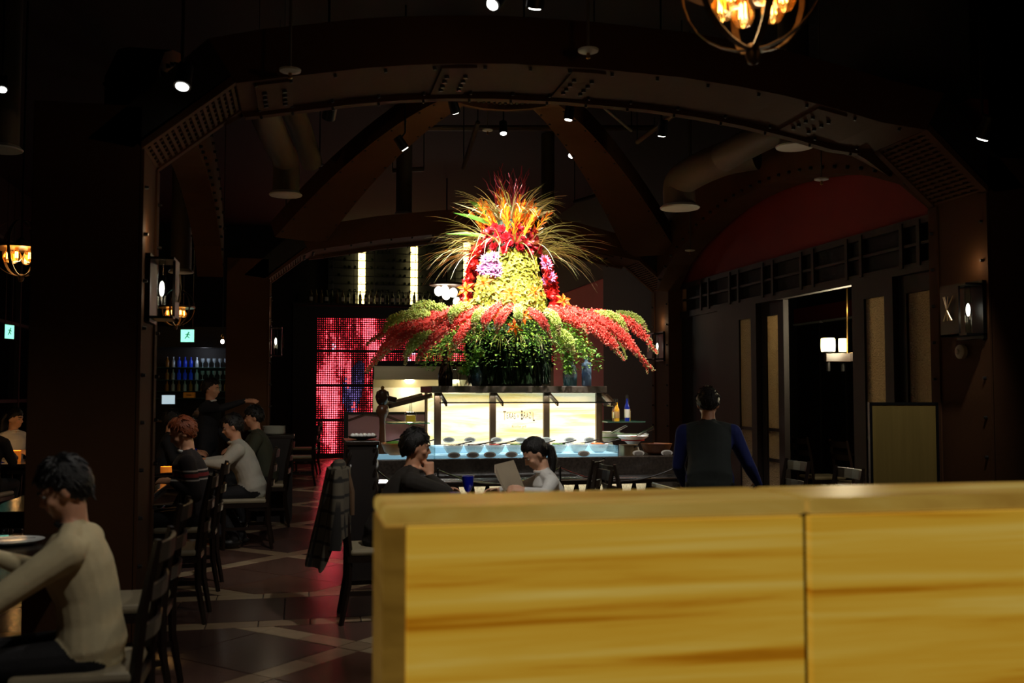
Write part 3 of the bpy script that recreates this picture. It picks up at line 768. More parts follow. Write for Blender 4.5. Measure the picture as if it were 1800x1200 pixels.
oval_me = oval.mesh('plaque', M('pewter', (205, 200, 192), 0.4, 0.1, 0.3, 40), True)
oval2_me = MB().tube([(0, -0.008, 0), (0, -0.011, 0)], [0.042] * 2, 18, ry=[0.017] * 2, right=(1, 0, 0)).mesh('inlay', M('pewter_dark', (120, 112, 104), 0.5, 0.1, 0.7, 90), True)
stalk_me = MB().bar((0, -0.004, -0.12), (0, -0.004, 0), 0.006, 0.004).mesh('stalk', chrome)
for px in (789, 826, 873, 915, 960, 1001, 1036):
    p = on_v(px, 773, 9.57); t = thing('dish_label', 'oval pewter dish label on a stalk along the foot of the lit onyx panels', 'label', (p.x, p.y, 1.075), 0, 'upper dish labels'); t.location.z = p.z
    inst(oval_me, 'plaque', t); inst(oval2_me, 'inlay', t)
    MB().bar((0, 0.004, 0.995 - p.z), (0, 0.004, 0), 0.006, 0.004).build('stalk', chrome, t)
for px in (798, 831, 861, 899, 936, 1026):
    p = on_v(px, 801, 9.05); t = thing('dish_label', 'oval pewter dish label on the glass front of the cold well', 'label', (p.x, 9.05, 0.93), 0, 'lower dish labels')
    inst(oval_me, 'plaque', t); inst(oval2_me, 'inlay', t)
# right end bowls
footed = MB().lathe([(0.07, 0), (0.06, 0.02), (0.04, 0.08), (0.08, 0.12), (0.15, 0.16), (0.155, 0.17), (0.14, 0.165), (0.06, 0.13), (0, 0.125)], 24).mesh('bowl', white_cer, True)
for n, (u, v, z, sc, lb) in enumerate(((3.2, 9.35, 0.9, 1.0, 'white footed platter with red garnish beside the steel pot'), (3.33, 9.72, 0.9, 1.05, 'large white footed bowl behind the brown basket bowl'),
                                       (3.17, 10.06, 0.9, 1.1, 'white footed bowl tucked behind the footed platter at the island end'), (3.27, 10.4, 0.95, 0.9, 'white bowl at the back corner of the buffet counter'))):
    t = thing('footed_bowl', lb, 'bowl', (u, v, 0.9)); inst(footed, 'bowl', t, sc=(sc, sc, 1.05)); inst(food_me[(3, 4, 0, 4)[n]], 'food', t, (0, 0, 0.08), sc=(1.0, 1.0, 1))
    MB().tube([(0.02, 0, 0.16), (0.2, -0.05, 0.25)], 0.008, 6).build('serving_spoon', chrome, t)
p = on_v(1103, 800, 9.12); t = thing('steel_pot', 'small brushed steel pot at the right end of the cold well', 'pot', (p.x + 0.02, 9.15, 0.9))
MB().lathe([(0.088, 0), (0.09, 0.1), (0.093, 0.102), (0.086, 0.1), (0.08, 0.02), (0, 0.02)], 24).build('pot_body', M('bronze_pan', (150, 130, 100), 0.3, 0.9), t, True); 
MB().bar((0.03, -0.07, 0.085), (0.05, -0.125, 0.095), 0.02, 0.012).build('handle', black, t)
p = on_v(1156, 800, 9.15); t = thing('wooden_bowl', 'wide brown wooden bowl at the right end of the counter', 'bowl', (p.x + 0.01, 9.21, 0.9))
MB().lathe([(0.07, 0), (0.12, 0.03), (0.15, 0.1), (0.152, 0.108), (0.14, 0.1), (0.1, 0.035), (0, 0.03)], 24).build('bowl_body', M('bowl_wood', (110, 64, 34), 0.45, 0, 0.3, 12), t, True)
MB().lathe([(0.13, 0.07), (0.1, 0.1), (0, 0.11)], 16).build('bread_rolls', foods[2], t, True)
for px, lb in ((1122, 'between the steel pot and wooden bowl'), (1172, 'beside the wooden bowl at the counter end')):
    p = on_v(px, 800, 9.03); t = thing('dish_label', 'oval pewter dish label standing on the granite ' + lb, 'label', (p.x, 9.03, 0.927)); inst(oval_me, 'plaque', t); inst(oval2_me, 'inlay', t)
# left end: cold pans, wooden bowl, tall pepper mill lamp
lw = thing('side_well', 'blue-lit cold tray at the left end of the island', 'cold tray', (0.9, 9.55, 0.9))
MB().box(-0.28, 0.3, -0.48, 0.9, 0, 0.03).build('tray', ice, lw); MB().box(-0.29, 0.31, -0.5, -0.494, 0, 0.13).build('glass_front', glass, lw)
MB().box(-0.295, -0.289, -0.5, 0.9, 0, 0.13).build('glass_side', glass, lw)
t = thing('carved_bowl', 'orange brown wooden salad bowl on the left cold tray', 'bowl', (0.86, 9.2, 0.93)); MB().lathe([(0.05, 0), (0.1, 0.03), (0.13, 0.11), (0.12, 0.105), (0.07, 0.03), (0, 0.03)], 24).build('bowl_body', M('bowl_orange', (176, 104, 44), 0.45, 0, 0.3, 12), t, True)
MB().lathe([(0.115, 0.09), (0.07, 0.12), (0, 0.13)], 14).build('salad', foods[0], t, True)
for n, (u, v, lb) in enumerate(((1.06, 9.42, 'white pan on the left cold tray nearest the glass front'), (0.78, 9.75, 'large white pan on the left cold tray behind the pepper mill'), (1.05, 9.85, 'white pan of dark leaves against the left end panel'))):
    dish(u, v, 0.93, (4, 4, 2)[n], 1.0, lb)
mx = on_v(672, 765, 9.4); t = thing('pepper_mill', 'tall dark turned wooden pepper mill with brass top standing at the left of the buffet', 'pepper mill', (mx.x, 9.4, 0.93))
MB().lathe([(0.055, 0), (0.05, 0.03), (0.035, 0.1), (0.026, 0.25), (0.03, 0.33), (0.05, 0.36), (0.062, 0.4), (0.05, 0.44), (0.03, 0.46)], 20).build('body', M('mill_wood', (74, 44, 26), 0.3, 0, 0.3, 10), t, True)
MB().lathe([(0.03, 0.45), (0.055, 0.48), (0.068, 0.53), (0.055, 0.58), (0.02, 0.6), (0, 0.605)], 20).build('head', M('mill_head', (40, 26, 18), 0.2), t, True); MB().ell((0, 0, 0.615), (0.018, 0.018, 0.018)).build('finial', brass, t, True)
MB().bar((0, 0, 0.53), (0.13, -0.02, 0.5), 0.035, 0.05).build('crank_arm', M('mill_head'), t, bevel=0.008)
p = on_v(722, 735, 9.7); t = thing('oil_decanter', 'square glass decanter of golden oil on the left glass shelf', 'decanter', (p.x, 9.72, 1.212))
MB().box(-0.05, 0.05, -0.05, 0.05, 0, 0.1).build('body', glass, t, bevel=0.01); MB().box(-0.044, 0.044, -0.044, 0.044, 0.006, 0.07).build('oil', M('golden_oil', (225, 180, 60), 0.2, em=(220, 165, 50), es=0.12), t, bevel=0.006)  # oil colour carries a faint painted glow
MB().lathe([(0.02, 0.1), (0.014, 0.13), (0.016, 0.15), (0.012, 0.19), (0, 0.195)], 12).build('stopper', glass, t, True)
# bottles on the right glass shelf
bm_ = [(1081, (220, 160, 40), 'amber'), (1085, (120, 50, 24), 'rust brown'), (1090, (20, 18, 14), 'black'), (1099, (24, 40, 130), 'cobalt blue'), (1107, (190, 150, 50), 'golden'), (1114, (56, 30, 70), 'dark purple')]
for k, (px, c, cn) in enumerate(bm_):
    p = on_v(px, 735, 9.72); t = thing('sauce_bottle', '%s bottle standing on the green glass shelf at the right end of the buffet' % cn, 'bottle', (min(p.x, 3.4), 9.66 + 0.12 * (k % 3), 1.212))
    h = (0.2, 0.18, 0.2, 0.24, 0.19, 0.2)[k]
    MB().lathe([(0.026, 0), (0.027, h * 0.6), (0.012, h * 0.78), (0.011, h), (0.0, h)], 14).build('body', M('sauce_' + str(k), c, 0.12, 0, 0.1), t, True); MB().lathe([(0.0135, h - 0.01), (0.0135, h + 0.025), (0, h + 0.026)], 10).build('cap', M('cap_dark', (30, 26, 22), 0.4), t, True)
    MB().lathe([(0.0275, h * 0.15), (0.028, h * 0.16), (0.028, h * 0.48), (0.0275, h * 0.5)], 14).build('label_band', wlab if k % 2 else M('label_tan', (170, 130, 80), 0.6), t, True)

# bottles and vases on the top shelf
SHZ = 1.565
def glassware(px, v, prof, m, name, label, cat, extra=None, cap=None):
    p = on_v(px, 670, v); t = thing(name, label, cat, (p.x, v, SHZ)); MB().lathe(prof, 20).build('body', m, t, True)
    if cap: MB().lathe(cap[0], 12).build('stopper', cap[1], t, True)
    if extra: MB().lathe(extra[0], 16).build('contents', extra[1], t, True)
glassware(783, 9.72, [(0.07, 0), (0.072, 0.12), (0.05, 0.2), (0.02, 0.27), (0.016, 0.36), (0.02, 0.37), (0, 0.37)], M('brown_bottle', (36, 22, 16), 0.1), 'tall_bottle', 'tall dark brown bottle at the left end of the top shelf', 'bottle')
glassware(799, 9.83, [(0.035, 0), (0.036, 0.11), (0.018, 0.14), (0.018, 0.17), (0, 0.17)], glass, 'clear_bottle', 'small clear bottle beside the dark brown bottle', 'bottle', cap=([(0.019, 0.165), (0.02, 0.19), (0, 0.19)], chrome))
glassware(817, 9.78, [(0.045, 0), (0.06, 0.06), (0.05, 0.13), (0.03, 0.16), (0.035, 0.2), (0, 0.2)], glass, 'glass_jar', 'clear glass jar with trailing leaves on the top shelf', 'jar')
glassware(837, 9.655, [(0.04, 0), (0.062, 0.05), (0.062, 0.12), (0.04, 0.17), (0.042, 0.19), (0, 0.19)], thin('smoke_glass', (70, 96, 110), 0.2, 0.05, 0.35), 'glass_globe', 'round smoky blue glass globe against the planter', 'vase')
glassware(961, 9.67, [(0.04, 0), (0.042, 0.16), (0.03, 0.18), (0.03, 0.2), (0, 0.2)], glass, 'glass_jar', 'narrow clear glass jar right of the dark planter', 'jar')
aqua = thin('aqua_glass', (190, 220, 225), 0.1, 0.04, 0.12); aq2 = thin('aqua_water', (60, 140, 150), 0.1, 0.1, 0.5)
glassware(1002, 9.84, [(0.07, 0), (0.075, 0.13), (0.06, 0.2), (0.035, 0.24), (0.035, 0.26), (0, 0.26)], aqua, 'glass_jug', 'large clear glass jug holding teal water on the top shelf', 'jug', extra=([(0.066, 0.006), (0.068, 0.09), (0, 0.09)], aq2))
p = on_v(1031, 670, 9.72); t = thing('square_bottle', 'tall square pale blue glass bottle at the right end of the top shelf', 'bottle', (p.x, 9.72, SHZ))
MB().box(-0.042, 0.042, -0.042, 0.042, 0, 0.24).build('body', thin('pale_blue_glass', (150, 180, 210), 0.1, 0.06, 0.4), t, bevel=0.01); MB().lathe([(0.022, 0.24), (0.02, 0.27), (0.026, 0.3), (0, 0.3)], 12).build('neck', M('pale_blue_glass'), t, True)
# low screen behind the island
pinkg = M('frosted_screen', (206, 176, 186), 0.35, 0, 0.2, 30, 0.2, 60)  # pink glow of the dot wall put into the pane colour
_n = pinkg.node_tree; _t = _n.nodes.new('ShaderNodeBsdfTranslucent'); _t.inputs[0].default_value = lin((240, 205, 216)); _m = _n.nodes.new('ShaderNodeMixShader'); _m.inputs[0].default_value = 0.6
_n.links.new(_n.nodes['Principled BSDF'].outputs[0], _m.inputs[1]); _n.links.new(_t.outputs[0], _m.inputs[2]); _n.links.new(_m.outputs[0], _n.nodes['Material Output'].inputs['Surface'])
s = thing('low_screen', 'low frosted glass screen with a dark frame behind the buffet', 'screen', (0, 12.0, 0))
xa = on_v(612, 740, 12.0).x; xb = on_v(765, 740, 12.0).x
MB().box(xa, xb, 0, 0.02, 0.5, 1.24).build('frosted_pane', pinkg, s); MB().box(xa - 0.05, xa, -0.02, 0.05, 0, 1.28).build('post', black, s); MB().box(xb, xb + 0.05, -0.02, 0.05, 0, 1.28).build('post', black, s)
MB().box(xa, xb, -0.02, 0.04, 1.24, 1.27).build('top_rail', black, s); MB().box(xa, xb, -0.02, 0.04, 0, 0.5).build('base_panel', wood_dk, s)
MB().tube([(xa, -0.02, 1.17), (xa + 0.2, -0.02, 1.24), (xa + 0.45, -0.02, 1.22), (xa + 0.7, -0.02, 1.13), (xb, -0.02, 1.05)], 0.012, 6).build('iron_line', M('mill_wood'), s, True)
# dark carved station left of the island
p = on_v(607, 800, 8.05)
cs = thing('side_station', 'dark wooden carving station with rope-carved corners left of the buffet', 'cabinet', (p.x, 8.05, 0))
MB().box(0.02, 0.25, 0.02, 0.53, 0, 1.08).build('cabinet_body', wood_dk, cs); MB().box(0, 0.27, 0, 0.55, 1.08, 1.115).build('cabinet_top', wood_ch, cs, bevel=0.006)
for x in (0.03, 0.24):
    hx = MB(); 
    for s_ in (0, math.pi): hx.tube([(x + 0.014 * math.cos(q * 0.55 + s_), 0.03 + 0.014 * math.sin(q * 0.55 + s_), 0.04 + q * 0.0172) for q in range(60)], 0.013, 6)
    hx.build('rope_column', wood_ch, cs, True)
MB().lathe([(0.03, 0), (0.11, 0.015), (0.12, 0.03), (0.1, 0.02), (0, 0.018)], 20).build('platter', steel_dk, cs, True, loc=(0.15, 0.25, 1.115))
for k in range(6): MB().ell((0.07 + 0.033 * k, 0.23 + 0.04 * (k % 2), 1.15), (0.022, 0.022, 0.018), seg=8, rings=6).build('garlic_bulb', white_cer, cs, True)
# ------------------------------------------------------------------ flower arrangement on the island
FC = Vector((2.1, 10.03, SHZ)); FY = FC.x * math.sin(TH) + FC.y * CT
cr_ = Vector((CT, -math.sin(TH), 0)); cf = Vector((math.sin(TH), CT, 0))     # camera right / forward on the floor plan
arr = thing('flower_arrangement', 'towering tropical flower arrangement with red plumes, orchids and grasses in a dark planter', 'flowers', FC)
def loc(px, py, dy=0.0):
    return pix(px, py, FY + dy) - FC
G = {}
G['leaf1'] = M('leaf_green', (104, 158, 54), 0.5, 0, 0.35, 9); G['leaf2'] = M('leaf_lime', (156, 190, 74), 0.5, 0, 0.3, 9); G['leaf3'] = M('leaf_dark', (30, 52, 22), 0.5, 0, 0.4, 9)
G['red'] = M('plume_red', (228, 72, 60), 0.6, 0, 0.3, 30); G['pink'] = M('plume_pink', (246, 140, 120), 0.6, 0, 0.25, 30); G['tan'] = M('plume_tip', (170, 150, 96), 0.6, 0, 0.2, 30)
G['pgreen'] = M('plume_green', (186, 206, 98), 0.6, 0, 0.2, 30); G['pgreen2'] = M('plume_pale', (214, 224, 140), 0.6, 0, 0.2, 30)
G['orchid'] = M('orchid_yellow', (178, 180, 66), 0.5, 0, 0.2, 30); G['orchid2'] = M('orchid_lip', (206, 196, 110), 0.5); G['orange'] = M('petal_orange', (236, 104, 16), 0.5, 0, 0.2, 20)
G['gold'] = M('petal_gold', (240, 164, 30), 0.5, 0, 0.2, 20); G['crim'] = M('petal_crimson', (176, 22, 34), 0.45, 0, 0.35, 20); G['scar'] = M('petal_scarlet', (226, 44, 40), 0.45, 0, 0.3, 20); G['lil'] = M('petal_lilac', (196, 132, 186), 0.5, 0, 0.25, 20)
G['gr1'] = M('grass_straw', (236, 226, 176), 0.5, 0, 0.3, 12); G['gr2'] = M('grass_olive', (170, 168, 92), 0.5, 0, 0.3, 12); G['twig'] = M('twig_red', (150, 36, 58), 0.5, 0, 0.3, 12); G['blade'] = M('blade_green', (90, 140, 50), 0.4, 0, 0.2, 12)
# planter
pm = M('planter_dark', (30, 27, 22), 0.6, 0, 0.3, 15, 0.2, 30)
MB().lathe([(0.33, 0), (0.345, 0.02), (0.38, 0.38), (0.37, 0.4), (0.33, 0.38), (0, 0.37)], 32).build('planter', pm, arr, True)
core = MB().lathe([(0.36, 0.35), (0.45, 0.55), (0.36, 0.8), (0.3, 1.1), (0.22, 1.45), (0.14, 1.7), (0, 1.75)], 20).build('foam_core', G['leaf3'], arr, True)
def quadleaf(mb, p, d, n, L, W, mi, bend=0.25):
    d = Vector(d).normalized(); s = d.cross(Vector(n))
    if s.length < 1e-4: s = Vector((1, 0, 0))
    s.normalize(); n = s.cross(d)
    mid = p + d * L * 0.5 + n * L * bend * 0.5; tip = p + d * L
    mb.add([p, mid + s * W / 2, tip, mid - s * W / 2], [(0, 1, 2), (0, 2, 3)], mi)
# foliage skirt
fol = MB()
for k in range(5200):
    a = rnd.uniform(0, 6.283); t = rnd.random(); r = 0.36 + 0.58 * t; z = 0.64 - 0.1 * t - 0.3 * t * t + rnd.uniform(-0.09, 0.09)
    if t < 0.25: z = rnd.uniform(0.46, 0.72)
    p = Vector((r * math.cos(a), r * math.sin(a), z)); d = Vector((math.cos(a) + rnd.uniform(-.8, .8), math.sin(a) + rnd.uniform(-.8, .8), rnd.uniform(-0.7, 0.5)))
    quadleaf(fol, p, d, (rnd.uniform(-.5, .5), rnd.uniform(-.5, .5), 1), rnd.uniform(0.025, 0.055), rnd.uniform(0.016, 0.032), 0 if rnd.random() < 0.5 else 1)
for k in range(1800):
    a = rnd.uniform(0, 6.283); z = rnd.uniform(0.05, 0.5); r = 0.35 + 0.06 * z + rnd.uniform(0, 0.035)
    quadleaf(fol, Vector((r * math.cos(a), r * math.sin(a), z)), (math.cos(a) * 0.3, math.sin(a) * 0.3, -1), (math.cos(a), math.sin(a), 0.3), min(rnd.uniform(0.07, 0.16), z - 0.012), rnd.uniform(0.015, 0.03), 2)
for x0 in (813, 1003):       # trailing stems on both sides of the planter
    for k in range(260):
        t = rnd.random(); p = loc(x0 + (8 if x0 > 900 else 12) * math.sin(t * 5) * (1 - t) + (1 - t) * (28 if x0 < 900 else -14), 612 + 44 * t, -0.5) + Vector((rnd.uniform(-.04, .04), rnd.uniform(-.04, .04), 0))
        quadleaf(fol, p, (rnd.uniform(-1, 1), rnd.uniform(-1, 1), rnd.uniform(-1, .3)), (0, 0, 1), 0.045, 0.03, 0 if rnd.random() < 0.6 else 1)
fol.build('foliage', [G['leaf1'], G['leaf2'], G['leaf3']], arr, kind='stuff')
# arching plumes
def bez(p, n=16):
    p = [Vector(x) for x in p]; out = []
    if len(p) == 3:
        c = p[1] * 2 - (p[0] + p[2]) * 0.5
        for i in range(n + 1):
            t = i / n; out.append(p[0] * (1 - t) ** 2 + c * 2 * t * (1 - t) + p[2] * t * t)
    else:
        for i in range(n + 1):
            t = i / n * (len(p) - 1); k = min(int(t), len(p) - 2); f = t - k
            a = p[max(k - 1, 0)]; b = p[k]; c = p[k + 1]; d = p[min(k + 2, len(p) - 1)]
            out.append(0.5 * ((2 * b) + (c - a) * f + (2 * a - 5 * b + 4 * c - d) * f * f + (3 * b - a - 3 * c + d) * f ** 3))
    return out
def plume(path, rad, mats, name, dens=1.0):
    pts = bez(path); mb = MB(); n = len(pts) - 1
    prof = [rad * (0.55 + 0.55 * math.sin(min(1, (i / n) * 1.9 + 0.35) * math.pi * 0.5)) * (1 if i / n < 0.55 else max(0.12, 1 - (i / n - 0.55) / 0.5)) for i in range(n + 1)]
    mb.tube(pts, [r * 0.72 for r in prof], 7, 0)
    for i in range(n):
        t = i / n; d = (pts[i + 1] - pts[i]).normalized(); a = d.orthogonal().normalized(); b = d.cross(a)
        for k in range(int(30 * dens * max(0.35, prof[i] / rad))):
            an = rnd.uniform(0, 6.283); o = a * math.cos(an) + b * math.sin(an); r = prof[i] * rnd.uniform(0.72, 1.2)
            c = pts[i].lerp(pts[i + 1], rnd.random()) + o * r; s = 0.0065 + 0.0035 * rnd.random()
            mi = 2 if t > 0.72 and rnd.random() < 0.75 else (1 if rnd.random() < 0.38 else 0)
            e = o * s; f = d * s * 1.2; g = d.cross(o) * s
            mb.add([c + e * 1.4, c + f, c + g, c - f, c - g, c - e], [(0, 1, 2), (0, 2, 3), (0, 3, 4), (0, 4, 1), (5, 2, 1), (5, 3, 2), (5, 4, 3), (5, 1, 4)], mi)
    mb.build(name, mats, arr)
redm = [G['red'], G['pink'], G['tan']]; grm = [G['pgreen'], G['pgreen2'], G['tan']]
red_paths = [((800, 543, -0.3), (740, 570, -0.35), (694, 590, -0.35), (662, 630, -0.3), (643, 655, -0.3)), ((768, 553, -0.1), (700, 572, 0.0), (643, 606, 0.1)),
             ((848, 541, -0.5), (792, 572, -0.6), (755, 602, -0.65), (732, 637, -0.6)), ((765, 572, -0.5), (705, 595, -0.55), (668, 632, -0.55)),
             ((880, 534, -0.45), (857, 556, -0.8), (850, 582, -0.9)), ((899, 537, -0.45), (880, 560, -0.85), (873, 585, -0.95)), ((930, 546, -0.45), (952, 562, -0.85), (968, 596, -0.95)),
             ((967, 543, -0.4), (1005, 560, -0.6), (1034, 587, -0.7)), ((986, 538, -0.2), (1060, 566, -0.35), (1108, 608, -0.35), (1150, 652, -0.3)),
             ((1037, 547, 0.0), (1099, 564, 0.0), (1130, 588, 0.0), (1156, 622, 0.0)), ((1020, 560, -0.45), (1064, 592, -0.5), (1097, 634, -0.5)), ((1030, 552, -0.2), (1090, 585, -0.25), (1140, 655, -0.3)),
             ((835, 560, -0.55), (808, 590, -0.7), (800, 612, -0.75)), ((770, 550, 0.3), (715, 570, 0.4), (675, 604, 0.45))]
gr_paths = [((785, 543, 0.1), (738, 538, 0.1), (715, 562, 0.1)), ((757, 552, -0.2), (697, 559, -0.2), (676, 584, -0.2)), ((764, 587, -0.6), (727, 603, -0.65), (712, 641, -0.65)), ((828, 539, -0.4), (800, 545, -0.6), (793, 570, -0.65)),
            ((856, 546, -0.5), (838, 555, -0.75), (833, 586, -0.8)), ((910, 539, -0.5), (911, 552, -0.85), (914, 572, -0.9)), ((1044, 553, -0.2), (1082, 560, -0.2), (1106, 593, -0.2)), ((1083, 553, 0.15), (1115, 560, 0.15), (1140, 584, 0.15)),
            ((980, 582, -0.65), (998, 598, -0.7), (1008, 622, -0.7)), ((960, 548, -0.5), (976, 560, -0.75), (983, 590, -0.8))]
for pth in red_paths: plume([loc(*q) for q in pth], 0.034 if pth[-1][2] < -0.7 else 0.046, redm, 'red_plume', 1.3)
for pth in gr_paths: plume([loc(*q) for q in pth], 0.033 if pth[-1][2] < -0.7 else 0.042, grm, 'green_plume', 1.25)
for k in range(12):     # the far side
    a = TH * -1 + R(25 + 130 * k / 11); d = Vector((math.cos(a), math.sin(a), 0)); L = rnd.uniform(1.1, 1.45)
    plume([d * 0.4 + Vector((0, 0, 0.78)), d * (L * 0.75) + Vector((0, 0, 0.72)), d * L + Vector((0, 0, 0.3))], 0.055, redm if k % 3 else grm, 'red_plume' if k % 3 else 'green_plume', 0.7)
# blooms
def bloom(n, L, W, mi_list, cup=0.4, two=True, curl=0.0, mats=None, name='bloom'):
    mb = MB()
    for layer in range(2 if two else 1):
        for k in range(n):
            a = 2 * math.pi * (k + 0.5 * layer) / n; d = Vector((math.cos(a), math.sin(a), 0)); s = Vector((-d.y, d.x, 0)); up = Vector((0, 0, 1)); c = cup * (1 + 0.7 * layer); l = L * (1 - 0.2 * layer)
            p0 = d * 0.004; p1 = d * l * 0.5 + up * l * c * 0.7; p2 = d * l + up * l * (c - curl)
            mb.add([p0, p1 + s * W / 2, p2, p1 - s * W / 2, p1 - up * W * 0.15], [(0, 1, 4), (0, 4, 3), (1, 2, 4), (4, 2, 3)], mi_list[layer % len(mi_list)])
    mb.ell((0, 0, L * 0.25), (L * 0.14, L * 0.14, L * 0.3), seg=6, rings=4, mi=len(mats) - 1)
    return mb.mesh(name, mats)
orch = bloom(5, 0.05, 0.036, [0, 0], 0.35, False, 0.1, [G['orchid'], G['orchid2']], 'orchid'); lily = bloom(6, 0.11, 0.045, [0, 0], 0.3, False, 0.25, [G['orange'], G['gold']], 'lily')
lilac = bloom(7, 0.075, 0.028, [0, 0], 0.35, True, 0.1, [G['lil'], G['lil']], 'lilac_lily'); ging = bloom(6, 0.05, 0.035, [0, 0], 0.9, True, 0.0, [G['scar'], G['crim']], 'ginger'); ros = bloom(6, 0.045, 0.04, [0, 0], 0.8, True, 0.0, [G['crim'], G['crim']], 'crimson')
def aim(p, out):
    q = Vector(out).to_track_quat('Z', 'Y'); return (q @ Euler((0, 0, rnd.uniform(0, 6))).to_quaternion()).to_euler()
def radial(a, z, r): return Vector((r * math.cos(a), r * math.sin(a), z)), Vector((math.cos(a), math.sin(a), 0.25))
FA = math.atan2(-cf.y, -cf.x)     # azimuth that faces the photographer
def cover(me, name, n, z0, z1, r0, r1, da0, da1, sc=1.0, jit=0.03):
    for k in range(n):
        t = (k + rnd.random()) / n; a = FA + R(da0 + (da1 - da0) * ((k * 0.618) % 1.0)); p, o = radial(a, z0 + (z1 - z0) * t, r0 + (r1 - r0) * t + rnd.uniform(-jit, jit) * 0.5)
        o += Vector((rnd.uniform(-.3, .3), rnd.uniform(-.3, .3), rnd.uniform(-.2, .4))); s = sc * rnd.uniform(0.85, 1.2)
        inst(me, name, arr, p, aim(p, o), (s, s, s))
cover(orch, 'orchid_bloom', 150, 0.74, 1.36, 0.44, 0.27, -62, 62, 1.15)
cover(orch, 'orchid_bloom', 50, 0.74, 1.3, 0.44, 0.27, 110, 250, 1.3)
cover(ging, 'ginger_bloom', 58, 0.76, 1.42, 0.46, 0.32, -122, -58, 1.25); cover(ging, 'ginger_bloom', 52, 0.76, 1.3, 0.48, 0.36, 58, 122, 1.25)
cover(ros, 'crimson_bloom', 72, 1.34, 1.62, 0.29, 0.22, -180, 180, 1.25)
for px, py, dy, n in ((858, 468, -0.3, 9), (963, 475, -0.15, 5)):
    for k in range(n):
        p = loc(px + rnd.uniform(-16, 16) * (n / 9), py + rnd.uniform(-17, 17), dy - 0.04); o = -cf + Vector((p.x, p.y, 0.2)) + Vector((rnd.uniform(-.4, .4), 0, rnd.uniform(-.3, .4))); inst(lilac, 'lilac_bloom', arr, p, aim(p, o), (1, 1, 1))
for px, py, dy in ((850, 497, -0.42), (819, 509, -0.25), (820, 536, -0.35), (898, 516, -0.5), (940, 513, -0.46), (990, 529, -0.28), (870, 552, -0.6), (920, 555, -0.62), (905, 575, -0.62)):
    p = loc(px, py, dy); o = -cf * 0.9 + Vector((p.x, p.y, 0.25)) + Vector((0, 0, rnd.uniform(0, .5))); s = rnd.uniform(0.85, 1.05); inst(lily, 'orange_lily', arr, p, aim(p, o), (s, s, s))
# upright heliconia spikes
hel = MB()
for k in range(9):
    z = k * 0.028; s = 1 if k % 2 else -1; w = 0.05 - 0.003 * k
    hel.add([(0, 0, z), (s * w * 0.5, 0.012, z + 0.03), (s * w, 0, z + 0.075), (s * w * 0.5, -0.012, z + 0.025), (s * w * 0.35, 0, z + 0.05)], [(0, 1, 2), (0, 2, 3), (0, 4, 1), (1, 4, 2), (0, 3, 4), (3, 2, 4)], 0 if k % 3 else 1)
hel.tube([(0, 0, -0.15), (0, 0, 0.3)], [0.008, 0.005], 6, 1); hel_me = hel.mesh('heliconia', [G['orange'], G['gold']])
for k in range(30):
    a = rnd.uniform(0, 6.283) if k > 20 else FA + R(-85 + 8.5 * k); t = rnd.random(); r = 0.06 + 0.22 * t; p = Vector((r * math.cos(a), r * math.sin(a), 1.72 - 0.2 * t)); o = Vector((math.cos(a) * (0.25 + 0.8 * t), math.sin(a) * (0.25 + 0.8 * t), 1)); s = rnd.uniform(0.9, 1.15)
    inst(hel_me, 'heliconia_spike', arr, p, aim(p, o), (s, s, s))
# grasses, blades and twigs
gr = MB()
def blade(p, d, L, w, droop, mi, n=6):
    d = Vector(d).normalized(); pts = []; q = Vector(p); v = d.copy()
    for i in range(n + 1):
        pts.append(q.copy()); v = (v + Vector((0, 0, -droop / n))).normalized(); q = q + v * L / n
    s = d.cross(Vector((0, 0, 1)))
    s = s.normalized() if s.length > 1e-3 else Vector((1, 0, 0))
    vs = []; fs = []
    for i, q in enumerate(pts):
        ww = w * (1 - (i / n) ** 1.5) * 0.5 + 0.0006; vs += [q - s * ww, q + Vector((0, 0, -ww * 0.6)), q + s * ww]
        if i: a = 3 * (i - 1); b = 3 * i; fs += [(a, a + 1, b + 1, b), (a + 1, a + 2, b + 2, b + 1)]
    gr.add(vs, fs, mi)
def tuft(a, z, r, n, L, droop, el, spread=0.35):
    for k in range(n):
        b = a + rnd.gauss(0, spread); blade(Vector((r * math.cos(a), r * math.sin(a), z)), (math.cos(b), math.sin(b), el + rnd.uniform(-0.3, 0.4)), L * rnd.uniform(0.65, 1.15), 0.012, droop * rnd.uniform(0.5, 1.3), 0 if rnd.random() < 0.6 else 1)
for k in range(12): tuft(2 * math.pi * k / 12, 1.72, 0.12, 14, 0.5, 1.7, 1.5)
for k in range(10): tuft(FA + 2 * math.pi * k / 10 + 0.3, 1.42, 0.24, 9, 0.55, 1.6, 0.75)
for s in (-1, 1):
    tuft(FA + s * R(82), 1.32, 0.27, 34, 0.78, 1.6, 0.75, 0.5); tuft(FA + s * R(95), 1.5, 0.22, 22, 0.68, 1.4, 0.9, 0.5)
for k in range(16): tuft(2 * math.pi * k / 16, 0.5, 0.42, 12, 0.27, 1.5, 0.2, 0.4)
gr.build('grass', [G['gr1'], G['gr2']], arr, kind='stuff')
